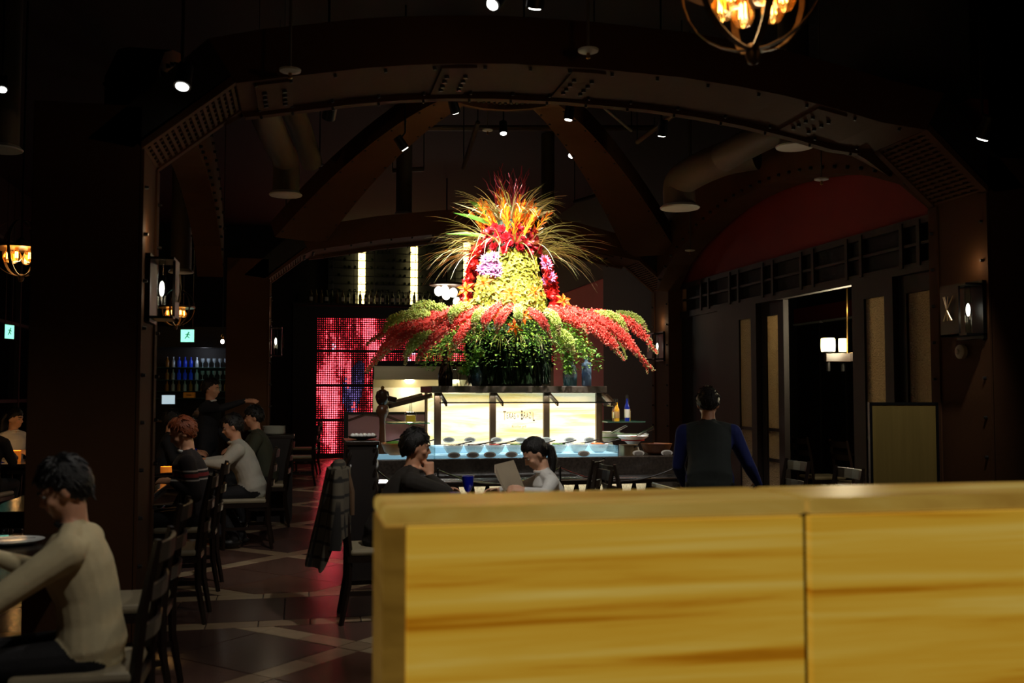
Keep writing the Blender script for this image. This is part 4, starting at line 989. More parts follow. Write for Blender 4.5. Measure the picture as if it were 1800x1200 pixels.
for px0, py0, px1, py1, w, m in ((868, 385, 797, 356, 0.007, 'gr1'), (862, 380, 822, 351, 0.03, 'blade'), (860, 392, 797, 374, 0.022, 'blade'), (858, 415, 782, 411, 0.018, 'blade'), (930, 385, 973, 351, 0.012, 'gr1'), (935, 383, 979, 369, 0.013, 'gr1'), (899, 382, 895, 352, 0.02, 'blade')):
    a = loc(px0, py0, -0.1); b = loc(px1, py1, -0.2); m_ = a.lerp(b, 0.5) + Vector((0, 0, 0.015)); s = (b - a).cross(cf).normalized()
    MB().add([a - s * w, m_ - s * w, b, m_ + s * w, a + s * w, m_ + cf * -0.004], [(0, 1, 5), (0, 5, 4), (4, 5, 3), (1, 2, 5), (5, 2, 3)]).build('long_blade', G[m], arr)
for k in range(40):
    a = rnd.uniform(0, 6.283); p = Vector((0.07 * math.cos(a), 0.07 * math.sin(a), 1.75)); pts = [p]; d = Vector((math.cos(a) * 0.28, math.sin(a) * 0.28, 1)); L = rnd.uniform(0.32, 0.58)
    for i in range(7): pts.append(pts[-1] + (d + Vector((rnd.uniform(-.5, .5), rnd.uniform(-.5, .5), 0))).normalized() * L / 7)
    MB().tube(pts, [0.009 - 0.0009 * i for i in range(8)], 5).build('red_twig', G['twig'], arr)
# ------------------------------------------------------------------ chairs
def make_chair(name='dining_chair', cm=cush, slats=3, wood=wood_ch):
    t = thing(name, 'chair', 'chair')      # faces +Y, backrest at -Y
    wd = 0.42; b = wd / 2 - 0.02
    for s in (-1, 1):
        MB().tube([(s * b, 0.2, 0), (s * b, 0.2, 0.42)], [0.016, 0.022], 4).build('front_leg', wood, t)
        MB().tube([(s * b, -0.25, 0), (s * b, -0.205, 0.25), (s * b, -0.2, 0.45), (s * b, -0.225, 0.7), (s * b * 0.98, -0.275, 0.96)], [0.016, 0.02, 0.022, 0.02, 0.015], 4).build('rear_leg', wood, t)
        MB().bar((s * b, -0.21, 0.2), (s * b, 0.2, 0.2), 0.016, 0.03).build('side_stretcher', wood, t)
    MB().bar((-b, 0.0, 0.2), (b, 0.0, 0.2), 0.016, 0.03).build('cross_stretcher', wood, t)
    MB().box(-wd / 2, wd / 2, -0.21, 0.22, 0.4, 0.44).build('seat_frame', wood, t)
    MB().box(-wd / 2 + 0.005, wd / 2 - 0.005, -0.195, 0.23, 0.44, 0.485).build('seat_cushion', cm, t, bevel=0.018)
    for k in range(slats):
        z = 0.62 + k * (0.29 / max(1, slats - 1)); y = -0.213 - (z - 0.6) * 0.16
        pts = [(x * b, y - 0.028 * (1 - x * x), z) for x in (-1, -0.5, 0, 0.5, 1)]
        sl = MB()
        for i in range(4):
            p, q = pts[i], pts[i + 1]; h = 0.03 if k < slats - 1 else 0.036
            sl.add([(p[0], p[1], p[2] - h), (q[0], q[1], q[2] - h), (q[0], q[1] - 0.006, q[2] + h), (p[0], p[1] - 0.006, p[2] + h), (p[0], p[1] - 0.016, p[2] - h), (q[0], q[1] - 0.016, q[2] - h), (q[0], q[1] - 0.022, q[2] + h), (p[0], p[1] - 0.022, p[2] + h)],
                   [(0, 1, 2, 3), (7, 6, 5, 4), (0, 4, 5, 1), (1, 5, 6, 2), (2, 6, 7, 3), (3, 7, 4, 0)])
        sl.build('back_slat', wood, t)
    return t
chair0 = make_chair(); chair_used = [False]
CH = {chair0: list(chair0.children)}
def chair(u, v, rz, label, group=None):
    c = chair0 if not chair_used[0] else copy_tree(chair0, None, CH)
    chair_used[0] = True
    return place(c, (u, v, 0), rz, label, group)

# ------------------------------------------------------------------ people
skin_a = M('skin_warm', (206, 150, 118), 0.5, 0, 0.08, 20, sub=0.1); skin_b = M('skin_light', (222, 172, 142), 0.5, 0, 0.08, 20, sub=0.1)
hair_k = M('hair_black', (16, 13, 12), 0.4, 0, 0.5, 60, 0.6, 140); hair_r = M('hair_auburn', (120, 58, 28), 0.42, 0, 0.5, 60, 0.6, 140); hair_g = M('hair_greying', (40, 36, 34), 0.45, 0, 0.5, 60, 0.6, 140)
eye_w = M('eye_white', (176, 168, 160), 0.4); eye_k = M('eye_iris', (36, 22, 14), 0.2); pants_k = M('trouser_black', (26, 25, 27), 0.8, 0, 0.2, 20, 0.2, 80); shoe_k = M('shoe_black', (18, 16, 15), 0.4)
def capsule(mb, bones, pts, rad, mi, seg=12, ry=None, right=None, ends=True):
    mb.tube(pts, rad, seg, 0, right, ry)
    if ends:
        for p, r in ((pts[0], rad[0]), (pts[-1], rad[-1])): mb.ell(p, (r, r, r), seg=10, rings=8)
    for i in range(len(pts) - 1): bones.append((Vector(pts[i]), Vector(pts[i + 1]), rad[i], rad[i + 1], mi))
def hand(mb, bones, w, d, nrm, side, curl, mi):
    d = Vector(d).normalized(); nrm = Vector(nrm); nrm = (nrm - d * nrm.dot(d)).normalized(); s = d.cross(nrm) * side
    w = Vector(w); k = w + d * 0.085
    mb.tube([w - d * 0.02, w + d * 0.03, k], [0.026, 0.037, 0.04], 10, 0, s, [0.02, 0.017, 0.013]); bones.append((w, k, 0.03, 0.035, mi))
    for i, (o, L) in enumerate(((-0.031, 0.07), (-0.0105, 0.08), (0.0105, 0.075), (0.031, 0.058))):
        b = k + s * (-o) - d * 0.008; dd = (d - s * (o * 3.5)).normalized(); pts = [b]; c = 0.0
        for sg in (0.42, 0.33, 0.25):
            c += curl; pts.append(pts[-1] + (dd * math.cos(c) + nrm * math.sin(c)) * L * sg)
        capsule(mb, bones, pts, [0.0095, 0.009, 0.008, 0.007], mi, 8)
    b = w + d * 0.025 + s * 0.03; t1 = b + (d * 0.6 + s * 0.6 + nrm * 0.35).normalized() * 0.04; t2 = t1 + (d * 0.85 + s * 0.1 + nrm * (0.3 + 0.4 * curl)).normalized() * 0.032
    capsule(mb, bones, [b, t1, t2], [0.013, 0.0105, 0.008], mi, 8)
def person(label, loc, rz, top, pants=pants_k, skin=skin_a, hair=hair_k, sit=True, lean=8, turn=0, head=(10, 0, 0), arms=None, vox=0.011, s=1.0, style='short', bulk=1.0, seat=0.485, gaze=None, legs=None, extras=None):
    root = thing('person', label, 'person', loc, rz)
    mb = MB(); bones = []; SK, TP, PT, SH = 0, 1, 2, 3
    pz = (seat + 0.09) if sit else 0.93
    pel = Vector((0, 0, pz)); l = R(lean); d = Vector((math.sin(R(turn)) * math.sin(l), math.cos(R(turn)) * math.sin(l), math.cos(l))); rt = Vector((1, 0, 0)); fw = d.cross(rt) * -1
    at = lambda h, f=0.0: pel + d * h + fw * f
    # torso
    hs = [-0.06, 0.02, 0.12, 0.22, 0.33, 0.42, 0.47, 0.5]
    rx = [0.15, 0.172, 0.152, 0.15, 0.168, 0.17, 0.12, 0.062]; ry = [0.1, 0.125, 0.112, 0.112, 0.125, 0.112, 0.085, 0.06]
    mb.tube([at(h, 0.012 * math.sin(h * 6) - (0.02 if 0.3 < h < 0.45 else 0)) for h in hs], [x * bulk for x in rx], 20, 0, rt, [y * bulk for y in ry])
    mb.ell(at(-0.04), (0.15 * bulk, 0.11 * bulk, 0.08), seg=14, rings=8)
    for i in range(len(hs) - 1):
        bones.append((at(hs[i]) - rt * 0.06, at(hs[i + 1]) - rt * 0.05, ry[i], ry[i + 1], TP if hs[i] > -0.05 else TP)); bones.append((at(hs[i]) + rt * 0.06, at(hs[i + 1]) + rt * 0.05, ry[i], ry[i + 1], TP))
    # neck and head
    nb = at(0.47, -0.005); Hr = Euler((-R(head[0]), R(head[2]), R(head[1])), 'YXZ').to_matrix()
    hd = lambda x, y, z: nt_ + Hr @ Vector((x, y, z))
    nt_ = nb + d * 0.055 + fw * 0.012 + Vector((0, 0, 0.035)) * 1.0
    capsule(mb, bones, [nb, nt_ + Hr @ Vector((0, 0.0, 0.03))], [0.058, 0.052], SK, 12)
    bones[-1] = (nb + d * 0.035, nt_ + Hr @ Vector((0, 0, 0.03)), 0.055, 0.052, SK)
    mb.ell(hd(0, 0.0, 0.125), (0.076, 0.096, 0.1), Hr, 18, 14); mb.ell(hd(0, 0.028, 0.065), (0.058, 0.068, 0.072), Hr, 14, 10); mb.ell(hd(0, 0.07, 0.02), (0.024, 0.022, 0.018), Hr, 10, 8)
    mb.ell(hd(0, 0.082, 0.125), (0.05, 0.02, 0.014), Hr, 10, 8)                                                       # brow
    mb.tube([hd(0, 0.09, 0.118), hd(0, 0.104, 0.09), hd(0, 0.112, 0.078), hd(0, 0.094, 0.07)], [0.008, 0.011, 0.015, 0.01], 8)      # nose
    mb.ell(hd(0, 0.09, 0.05), (0.022, 0.012, 0.006), Hr, 10, 6); mb.ell(hd(0, 0.088, 0.04), (0.02, 0.012, 0.007), Hr, 10, 6)          # lips
    for sx in (-1, 1):
        mb.ell(hd(sx * 0.077, -0.005, 0.095), (0.009, 0.019, 0.032), Hr, 10, 8); mb.ell(hd(sx * 0.042, 0.062, 0.075), (0.024, 0.024, 0.022), Hr, 10, 8)
    bones.append((hd(0, 0, 0.03), hd(0, 0.0, 0.15), 0.09, 0.1, SK)); bones.append((hd(0, 0.08, 0.03), hd(0, 0.09, 0.13), 0.03, 0.03, SK))
    # arms
    shz = 0.425
    for i, sx in enumerate((-1, 1)):
        sh = at(shz) + rt * (sx * 0.172 * bulk)
        a = arms[i] if arms else None
        el, wr, hdn, cu = a if a else (sh + Vector((sx * 0.06, 0.08, -0.2)), Vector((sx * 0.13, 0.36, pz + 0.285)), (-sx * 0.2, 1, -0.12), 0.35)
        el = Vector(el); wr = Vector(wr)
        capsule(mb, bones, [sh, sh.lerp(el, 0.5), el], [0.066 * bulk, 0.056 * bulk, 0.047 * bulk], TP, 12)
        capsule(mb, bones, [el, el.lerp(wr, 0.35), wr], [0.048 * bulk, 0.045 * bulk, 0.03], TP, 12)
        hd_dir = (wr - el).normalized() if hdn is None else Vector(hdn)
        hand(mb, bones, wr + hd_dir.normalized() * 0.015, hd_dir, Vector((-sx * 0.6, 0, -0.8)), sx, cu, SK)
        mb.ell(at(0.43) + rt * (sx * 0.1), (0.1 * bulk, 0.07 * bulk, 0.065), seg=12, rings=8); mb.tube([nb + d * 0.03, at(0.455) + rt * (sx * 0.15 * bulk)], [0.05, 0.05], 10)
    # legs
    for i, sx in enumerate((-1, 1)):
        hp = pel + rt * (sx * 0.09) + Vector((0, 0, -0.02))
        if legs: kn, an = (Vector(x) for x in legs[i])
        elif sit: kn = Vector((sx * 0.12, 0.42, seat + 0.06)); an = Vector((sx * 0.11, 0.24, 0.09))
        else: kn = Vector((sx * 0.1, 0.03, 0.5)); an = Vector((sx * 0.11, -0.03, 0.09))
        capsule(mb, bones, [hp, hp.lerp(kn, 0.5), kn], [0.092, 0.08, 0.06], PT, 12); capsule(mb, bones, [kn, kn.lerp(an, 0.4), an], [0.06, 0.058, 0.042], PT, 12)
        ft = an + Vector((sx * 0.02, 0.15, -0.05)); mb.ell(an + Vector((0, 0.06, -0.045)), (0.045, 0.135, 0.044), seg=12, rings=8); bones.append((an + Vector((0, -0.04, -0.05)), ft, 0.05, 0.045, SH))
    me = mb.mesh('body', skin); o = bpy.data.objects.new('body', me); COL.objects.link(o)
    rm = o.modifiers.new('r', 'REMESH'); rm.mode = 'VOXEL'; rm.voxel_size = vox; sm = o.modifiers.new('s', 'SMOOTH'); sm.factor = 0.5; sm.iterations = 5 if vox < 0.01 else 3
    ev = bpy.data.meshes.new_from_object(o.evaluated_get(bpy.context.evaluated_depsgraph_get())); o.modifiers.clear(); o.data = ev; ev.name = 'body'
    ev.materials.clear()
    for m in (skin, top, pants, shoe_k): ev.materials.append(m)
    n = len(ev.polygons); c = np.empty(n * 3); ev.polygons.foreach_get('center', c); c = c.reshape(-1, 3); best = np.full(n, 1e9); lab = np.zeros(n, int)
    for p, q, r0, r1, mi in bones:
        p = np.array(p); q = np.array(q); e = q - p; t = np.clip(((c - p) @ e) / max(1e-9, e @ e), 0, 1); dd = np.linalg.norm(c - (p + t[:, None] * e), axis=1) - (r0 + (r1 - r0) * t)
        w = dd < best; best[w] = dd[w]; lab[w] = mi
    hc = np.array(hd(0, 0.01, 0.09)); upd = np.array(d); lab[(c - np.array(nb)) @ upd > 0.06] = np.where(lab[(c - np.array(nb)) @ upd > 0.06] == TP, np.where(np.linalg.norm(c[(c - np.array(nb)) @ upd > 0.06] - hc, axis=1) < 0.16, SK, TP), lab[(c - np.array(nb)) @ upd > 0.06])
    ev.polygons.foreach_set('material_index', lab.astype(np.int32)); ev.polygons.foreach_set('use_smooth', [True] * n); ev.update()
    o.parent = root
    # hair: a closed shell that sinks into the skull where there is none
    hv = MB(); SG, RG = 40, 28; hv.ell((0, 0, 0), (1, 1, 1), seg=SG, rings=RG); vs = []
    for v in hv.v:
        v = Vector(v); front = v.y; z = v.z; side = abs(v.x)
        line = float(np.interp(front, [-1, -0.5, -0.2, 0.08, 0.3, 0.6, 1], [-1.0, -0.92, -0.62, -0.2, 0.12, 0.36, 0.42] if style in ('short', 'tail') else [-1.0, -0.95, -0.7, -0.32, -0.02, 0.14, 0.2]))
        az = math.atan2(v.x, v.y); k = max(0.0, min(1.0, (z - line + 0.07 * math.sin(az * 13) + 0.05 * math.sin(az * 29)) / 0.34 + 0.4)); rr = 0.9 + k * (0.175 + (0.05 if style == 'fringe' else 0.0) * max(0.2, z) + 0.03 * math.sin(az * 9 + z * 7) * (1 - abs(z)) + 0.025 * math.sin(az * 23 - z * 15) + 0.05 * max(0, z) + rnd.uniform(-0.02, 0.025))
        if z < -0.4 and front < 0: rr *= 0.97
        vs.append(hd(0, -0.004, 0.125) + Hr @ Vector((v.x * rr * 0.08, v.y * rr * 0.1, v.z * rr * 0.104)))
    hv.v = [tuple(v) for v in vs]
    if style == 'long':
        for k in range(9):
            x = -0.06 + 0.015 * k; hv.tube([hd(x, -0.06, 0.16), hd(x * 1.25, -0.1, 0.08), hd(x * 1.3, -0.1, -0.03), hd(x * 1.1, -0.085, -0.14)], [0.03, 0.032, 0.028, 0.012], 8)
    if style == 'tail':
        b_ = hd(0, -0.095, 0.12); hv.tube([b_ + Vector((0, 0.03, 0)), b_, b_ + Vector((0.005, -0.05, -0.03)), b_ + Vector((0.01, -0.07, -0.12)), b_ + Vector((0.01, -0.055, -0.22)), b_ + Vector((0, -0.05, -0.28))], [0.03, 0.024, 0.036, 0.042, 0.03, 0.008], 10)
    skull = [(Vector(q_), i_) for i_, q_ in enumerate(hv.v[:SG * (RG - 1)])]; hcn = hd(0, -0.004, 0.125)
    for q_ in range(0 if style in ('tail', 'long') else 190):
        p_ = skull[rnd.randrange(len(skull))][0]; lc = Hr.inverted() @ (p_ - hcn); n_ = (p_ - hcn).normalized()
        if math.sqrt((lc.x / 0.08) ** 2 + (lc.y / 0.1) ** 2 + (lc.z / 0.104) ** 2) < 1.035: continue
        tdir = (Hr @ Vector((lc.x * 0.5, lc.y * 0.6 + (0.05 if lc.y > 0 else -0.02), -0.05 - 0.3 * abs(lc.z)))).normalized(); tdir = (tdir - n_ * (tdir.dot(n_) - 0.07)).normalized()
        Lh = rnd.uniform(0.025, 0.042); hv.tube([p_ - n_ * 0.006, p_ + tdir * Lh * 0.5, p_ + tdir * Lh - n_ * 0.002], [0.007, 0.0055, 0.001], 5)
    hv.build('hair', hair, root, True)
    for sx in (-1, 1):
        e = MB(); e.ell(hd(sx * 0.031, 0.08, 0.106), (0.0125, 0.011, 0.008), Hr, 10, 8, 0); e.ell(hd(sx * 0.031, 0.0885, 0.106), (0.0055, 0.004, 0.0055), Hr, 8, 6, 1); e.build('eye', [eye_w, eye_k], root, True)
        MB().tube([hd(sx * 0.014, 0.101, 0.124), hd(sx * 0.034, 0.098, 0.13), hd(sx * 0.052, 0.082, 0.124)], [0.004, 0.005, 0.003], 6).build('eyebrow', hair, root, True)
    # collar
    cl = []
    for k in range(17):
        a = 2 * math.pi * k / 16; cl.append(nb + d * (0.038 - 0.022 * math.sin(a)) + rt * (0.064 * math.cos(a)) + fw * (0.062 * math.sin(a)))
    MB().tube(cl, 0.011, 6).build('collar', (extras or {}).get('collar', top), root, True)
    root.scale = (s, s, s)
    return root
def fold(name, c, var=0.15, b=0.55, bs=9, rough=0.85): return M(name, c, rough, 0, var, 14, b, bs)
cream = fold('cream_knit', (206, 190, 150)); dk_swt = fold('black_sweater', (40, 35, 30)); grey_k = fold('grey_knit', (176, 172, 160)); green_j = fold('dark_green_jacket', (60, 62, 48)); wht = fold('white_shirt', (226, 224, 220)); blk = fold('black_suit', (24, 24, 28)); vest = fold('charcoal_vest', (42, 48, 46))
strp = bpy.data.materials.new('striped_sweater'); strp.use_nodes = True; nt = strp.node_tree; pb = nt.nodes['Principled BSDF']; tcn = nt.nodes.new('ShaderNodeTexCoord'); sx_ = nt.nodes.new('ShaderNodeSeparateXYZ'); nt.links.new(tcn.outputs['Object'], sx_.inputs[0]); cr2 = nt.nodes.new('ShaderNodeValToRGB'); cr2.color_ramp.interpolation = 'CONSTANT'
e = cr2.color_ramp.elements; e[0].position = 0; e[0].color = lin((34, 26, 26)); e[1].position = 0.86; e[1].color = lin((170, 160, 150))
for p, c in ((0.875, (34, 26, 26)), (0.89, (130, 40, 40)), (0.915, (34, 26, 26)), (0.93, (170, 160, 150)), (0.945, (34, 26, 26))): q = e.new(p); q.color = lin(c)
nt.links.new(sx_.outputs['Z'], cr2.inputs[0]); nt.links.new(cr2.outputs[0], pb.inputs['Base Color']); pb.inputs['Roughness'].default_value = 0.9; MATS['striped_sweater'] = strp
LEFT, RIGHT, AWAY = R(90), R(-90), 0.0
def uv(px, Y): p = pix(px, 690, Y); return (p.x, p.y, 0)

# left row, facing the tables on their left (-u)
ROW = [(-0.78, 4.08), (-0.84, 5.3), (-0.84, 7.0), (-0.84, 8.1), (-0.5, 10.12), (-0.36, 11.7)]
seat_lab = ['dark wooden slat-back chair under the man in the cream sweater', 'empty dark wooden chair between the cream sweater man and dark column', 'empty dark wooden chair with beige seat just past the dark column', 'dark wooden chair under the auburn-haired man in the striped sweater', 'dark wooden chair with beige seat under the man in the grey knit sweater', 'dark wooden chair under the man in the dark green jacket']
for (u, v), lb in zip(ROW, seat_lab): chair(u, v, LEFT, lb)
person('black-haired man in a cream sweater eating at the dark table', (-0.76, 4.08, 0), LEFT, cream, sit=True, lean=9, s=0.925, head=(22, 4, 0), vox=0.0075, bulk=1.1, style='fringe', extras={'collar': M('collar_black', (22, 18, 16), 0.8)},
       arms=[((-0.27, 0.3, 0.83), (-0.17, 0.53, 0.915), (0.35, 0.9, 0.0), 0.45), ((0.27, 0.22, 0.83), (0.1, 0.42, 0.95), (-0.25, 0.85, -0.15), 0.45)])
person('auburn-haired man in a dark striped sweater leaning over his plate', (-0.76, 8.1, 0), LEFT, strp, hair=hair_r, s=0.97, lean=10, head=(22, 0, 0), bulk=1.12, extras={'collar': wht}, arms=[((-0.26, 0.0, 0.75), (-0.2, 0.18, 0.855), (0.3, 0.9, 0.1), 0.4), ((0.27, 0.2, 0.84), (0.2, 0.4, 0.86), (-0.15, 0.95, 0.0), 0.4)])
person('man in a pale grey turtleneck knit sweater leaning forward at the table', (-0.44, 10.12, 0), LEFT, grey_k, s=0.97, lean=20, head=(16, 0, 0), bulk=1.16, arms=[((-0.27, 0.28, 0.85), (-0.22, 0.47, 0.86), (0.1, 0.95, 0.0), 0.4), ((0.27, 0.28, 0.85), (0.22, 0.47, 0.86), (-0.1, 0.95, 0.0), 0.4)], legs=[((-0.12, 0.4, 0.52), (-0.1, 0.16, 0.1)), ((0.12, 0.36, 0.52), (0.1, 0.1, 0.1))])
person('man with glasses in a dark green jacket seated at the far end of the row', (-0.36, 11.7, 0), LEFT, green_j, lean=15, head=(8, 0, 0), bulk=1.15, style='fringe')
person('person in black seated across the table, facing the auburn-haired man', uv(290, 11.3), RIGHT, blk, lean=8, head=(8, -10, 0), style='fringe', s=0.96, legs=[((-0.12, 0.33, 0.55), (-0.1, 0.08, 0.09)), ((0.12, 0.33, 0.55), (0.1, 0.08, 0.09))])
wz = person('waiter in a black suit standing by the tables with one arm stretched out', uv(366, 11.72), R(-108), blk, sit=False, lean=3, s=0.97, head=(6, 0, 0), style='short', vox=0.012, extras={'collar': wht}, arms=[((-0.24, 0.0, 1.12), (-0.2, 0.18, 0.95), (0, 0.7, -0.7), 0.3), ((0.27, 0.27, 1.36), (0.15, 0.52, 1.45), (-0.05, 1, 0.02), 0.25)])
person('dark-haired woman in a white top seated near the window wall', uv(20, 11.65), R(-130), wht, hair=hair_k, skin=skin_b, lean=6, head=(6, 22, 0), style='long', s=0.97)
person('person with reddish brown hair seated with their back to the column', uv(-24, 10.2), R(-10), dk_swt, hair=M('hair_brown_red', (74, 34, 30), 0.45, 0, 0.4, 60, 0.5, 140), lean=6, head=(10, 0, 0), style='long', s=0.98)
# couple behind the partition
mu = uv(672, 6.75); wu = uv(992, 7.1)
person('man in a dark sweater resting his chin on his hand, seated beside the partition', mu, RIGHT, dk_swt, lean=26, s=0.95, head=(6, 0, 0), vox=0.007, bulk=1.12, style='fringe', skin=skin_a,
       arms=[((-0.28, 0.32, 0.865), (-0.27, 0.46, 0.855), (0.12, 0.95, 0), 0.4), ((0.17, 0.44, 0.872), (0.06, 0.335, 0.985), (-0.2, -0.05, 1), 1.1)])
person('woman with a black ponytail in a white shirt bent over a menu', wu, LEFT, wht, lean=20, head=(34, 0, 0), vox=0.007, skin=skin_b, style='tail', bulk=0.92, s=0.9,
       arms=[((-0.25, 0.22, 0.9), (-0.27, 0.38, 0.93), (0.15, 0.95, 0.2), 0.55), ((0.25, 0.28, 0.91), (0.24, 0.47, 0.885), (-0.05, 1, -0.03), 0.35)])
chair(mu[0] - 0.02, mu[1], RIGHT, 'dark wooden chair with a plaid coat hung over its back beside the partition'); chair(wu[0] + 0.02, wu[1], LEFT, 'dark wooden chair under the woman reading the menu')
wt = uv(1246, 7.0)
person('waiter in a charcoal vest over a blue shirt bending over a table', wt, R(-22), vest, hair=hair_g, sit=False, lean=36, s=0.95, head=(20, 0, 0), vox=0.009, bulk=1.05, extras={'collar': M('blue_collar', (26, 50, 130), 0.7)},
       arms=[((-0.23, 0.3, 1.02), (-0.19, 0.44, 0.865), (0, 0.92, -0.3), 0.2), ((0.29, 0.26, 1.04), (0.38, 0.41, 0.87), (0.1, 0.9, -0.3), 0.2)])
# sleeves of the blue shirt under the vest
wroot = bpy.data.objects[-1] if False else [o for o in bpy.data.objects if o.type == 'EMPTY' and o.get('label', '').startswith('waiter in a charcoal')][0]
bsh = fold('blue_shirt', (18, 30, 92))
wbody = [c for c in wroot.children if c.name.startswith('body')][0]; wbody.data.materials.append(bsh)
for p in wbody.data.polygons:
    if p.material_index == 1 and abs(p.center.x) > 0.165 and p.center.z > 0.8: p.material_index = 4
# plaid coat draped over the chair
pl_m = bpy.data.materials.new('plaid_wool'); pl_m.use_nodes = True; nt = pl_m.node_tree; pb = nt.nodes['Principled BSDF']; tcn = nt.nodes.new('ShaderNodeTexCoord'); 
w1 = nt.nodes.new('ShaderNodeTexWave'); w1.bands_direction = 'Z'; w1.inputs['Scale'].default_value = 3.2; w2 = nt.nodes.new('ShaderNodeTexWave'); w2.bands_direction = 'Y'; w2.inputs['Scale'].default_value = 3.2
for w in (w1, w2): nt.links.new(tcn.outputs['Object'], w.inputs['Vector']); w.inputs['Distortion'].default_value = 0.4
mm = nt.nodes.new('ShaderNodeMath'); mm.operation = 'MAXIMUM'; nt.links.new(w1.outputs['Fac'], mm.inputs[0]); nt.links.new(w2.outputs['Fac'], mm.inputs[1])
c3 = nt.nodes.new('ShaderNodeValToRGB'); c3.color_ramp.elements[0].position = 0.86; c3.color_ramp.elements[0].color = lin((92, 84, 70)); c3.color_ramp.elements[1].position = 0.95; c3.color_ramp.elements[1].color = lin((36, 33, 30)); nt.links.new(mm.outputs[0], c3.inputs[0]); nt.links.new(c3.outputs[0], pb.inputs['Base Color']); pb.inputs['Roughness'].default_value = 0.95
coat = thing('plaid_coat', 'grey brown plaid wool coat draped over the chair back beside the partition', 'coat', (mu[0] - 0.29, mu[1], 0))
cm_ = MB(); NS, NZ = 44, 20; vs = []
for j in range(NZ + 1):
    t = j / NZ; cx = -0.01 - 0.035 * t
    for i in range(NS):
        a = 2 * math.pi * i / NS; fo = 1 + (0.10 + 0.12 * t) * math.sin(a * 7 + 1.3 * math.sin(a * 2) + t * 1.5)
        ru = (0.06 + 0.085 * t) * fo if math.cos(a) < 0 else 0.092 + 0.04 * t; rv_ = (0.245 + 0.08 * t) * (0.9 + 0.1 * min(1, t * 5)) * (1 + 0.03 * math.sin(a * 9 + 2 * t))
        vs.append((cx + ru * math.cos(a), rv_ * math.sin(a), 1.0 - (0.64 + 0.015 * math.sin(a * 3) - 0.2 * max(0, min(1, (math.cos(a) + 0.35) * 2.2))) * t))
cm_.add(vs, [(j * NS + i, j * NS + (i + 1) % NS, (j + 1) * NS + (i + 1) % NS, (j + 1) * NS + i) for j in range(NZ) for i in range(NS)] + [tuple(range(NS))])
cm_.build('coat_body', pl_m, coat, True)
MB().tube([(-0.03, -0.2, 0.985), (0.0, -0.1, 1.01), (0.01, 0.0, 1.015), (0.0, 0.1, 1.01), (-0.03, 0.2, 0.985)], [0.025, 0.04, 0.045, 0.04, 0.025], 10).build('coat_collar', pl_m, coat, True)
for s in (-1, 1): MB().tube([(-0.01, s * 0.25, 0.93), (-0.01, s * 0.29, 0.8), (-0.02, s * 0.305, 0.62), (-0.03, s * 0.31, 0.5)], [0.035, 0.045, 0.045, 0.042], 10).build('sleeve', pl_m, coat, True)
MB().tube([(0.05, -0.12, 0.985), (0.084, -0.13, 0.85), (0.088, -0.14, 0.7)], [0.02, 0.02, 0.015], 8).build('lining', M('coat_lining', (96, 72, 50), 0.8), coat, True)
# ------------------------------------------------------------------ tables and what is on them
tt = M('table_top', (36, 28, 24), 0.16, 0, 0.3, 6, coat=0.5)
def table(u0, u1, v0, v1, label, cat='table'):
    cx, cy = (u0 + u1) / 2, (v0 + v1) / 2; t = thing('dining_table', label, cat, (cx, cy, 0))
    MB().box(u0 - cx, u1 - cx, v0 - cy, v1 - cy, 0.71, 0.75).build('table_top', tt, t, bevel=0.008); MB().box(u0 - cx + 0.06, u1 - cx - 0.06, v0 - cy + 0.06, v1 - cy - 0.06, 0.64, 0.71).build('apron', wood_ch, t)
    for s in (-1, 1):
        y = s * ((v1 - v0) / 2 - 0.28); MB().lathe([(0.04, 0.04), (0.035, 0.3), (0.05, 0.64)], 12).build('pedestal', black, t, loc=(0, y, 0)); MB().box(-0.16, 0.16, y - 0.04, y + 0.04, 0, 0.04).build('foot', black, t, bevel=0.008)
    return t
table(-2.0, -1.14, 3.3, 5.75, 'dark polished dining table in front of the man in the cream sweater')
table(-1.98, -1.06, 6.85, 9.15, 'dark dining table between the auburn-haired man and the person in black')
table(-1.3, -0.78, 9.35, 12.0, 'dark dining table in front of the grey sweater man and green jacket man')
tc_ = ((mu[0] + wu[0]) / 2, (mu[1] + wu[1]) / 2); table(tc_[0] - 0.42, tc_[0] + 0.42, tc_[1] - 0.38, tc_[1] + 0.38, 'small dark table between the couple behind the partition')
plate_me = MB().lathe([(0.06, 0), (0.1, 0.006), (0.135, 0.02), (0.138, 0.022), (0.13, 0.021), (0.09, 0.01), (0, 0.008)], 28).mesh('plate', white_cer, True)
def plate(u, v, label, z=0.75, sc=1.0):
    o = inst(plate_me, 'plate', None, (u, v, z), sc=(sc, sc, 1)); return tag(o, label, 'plate')
plate(-1.32, 4.1, 'white plate in front of the man in the cream sweater'); plate(-1.38, 5.4, 'white plate with a fork at the empty place beside the dark column')
fk = thing('fork', 'steel fork resting across the plate beside the dark column', 'fork', (-1.38, 5.4, 0.772)); MB().bar((-0.09, 0.02, 0.0), (0.1, -0.03, 0.01), 0.008, 0.003).build('handle', chrome, fk)
for s in (-1, 0, 1): MB().bar((-0.14, 0.033 + s * 0.007, 0.004), (-0.09, 0.02 + s * 0.006, 0.0), 0.003, 0.003).build('tine', chrome, fk)
plate(-1.42, 8.1, 'white plate in front of the auburn-haired man'); plate(-1.0, 10.1, 'white plate in front of the man in the grey sweater'); plate(-0.95, 11.7, 'white plate in front of the green jacket man')
plate(tc_[0], tc_[1], 'white plate on the small table in front of the man resting his chin'); plate(tc_[0] + 0.03, tc_[1] - 0.265, 'white side plate beside the cobalt goblet', sc=0.8)
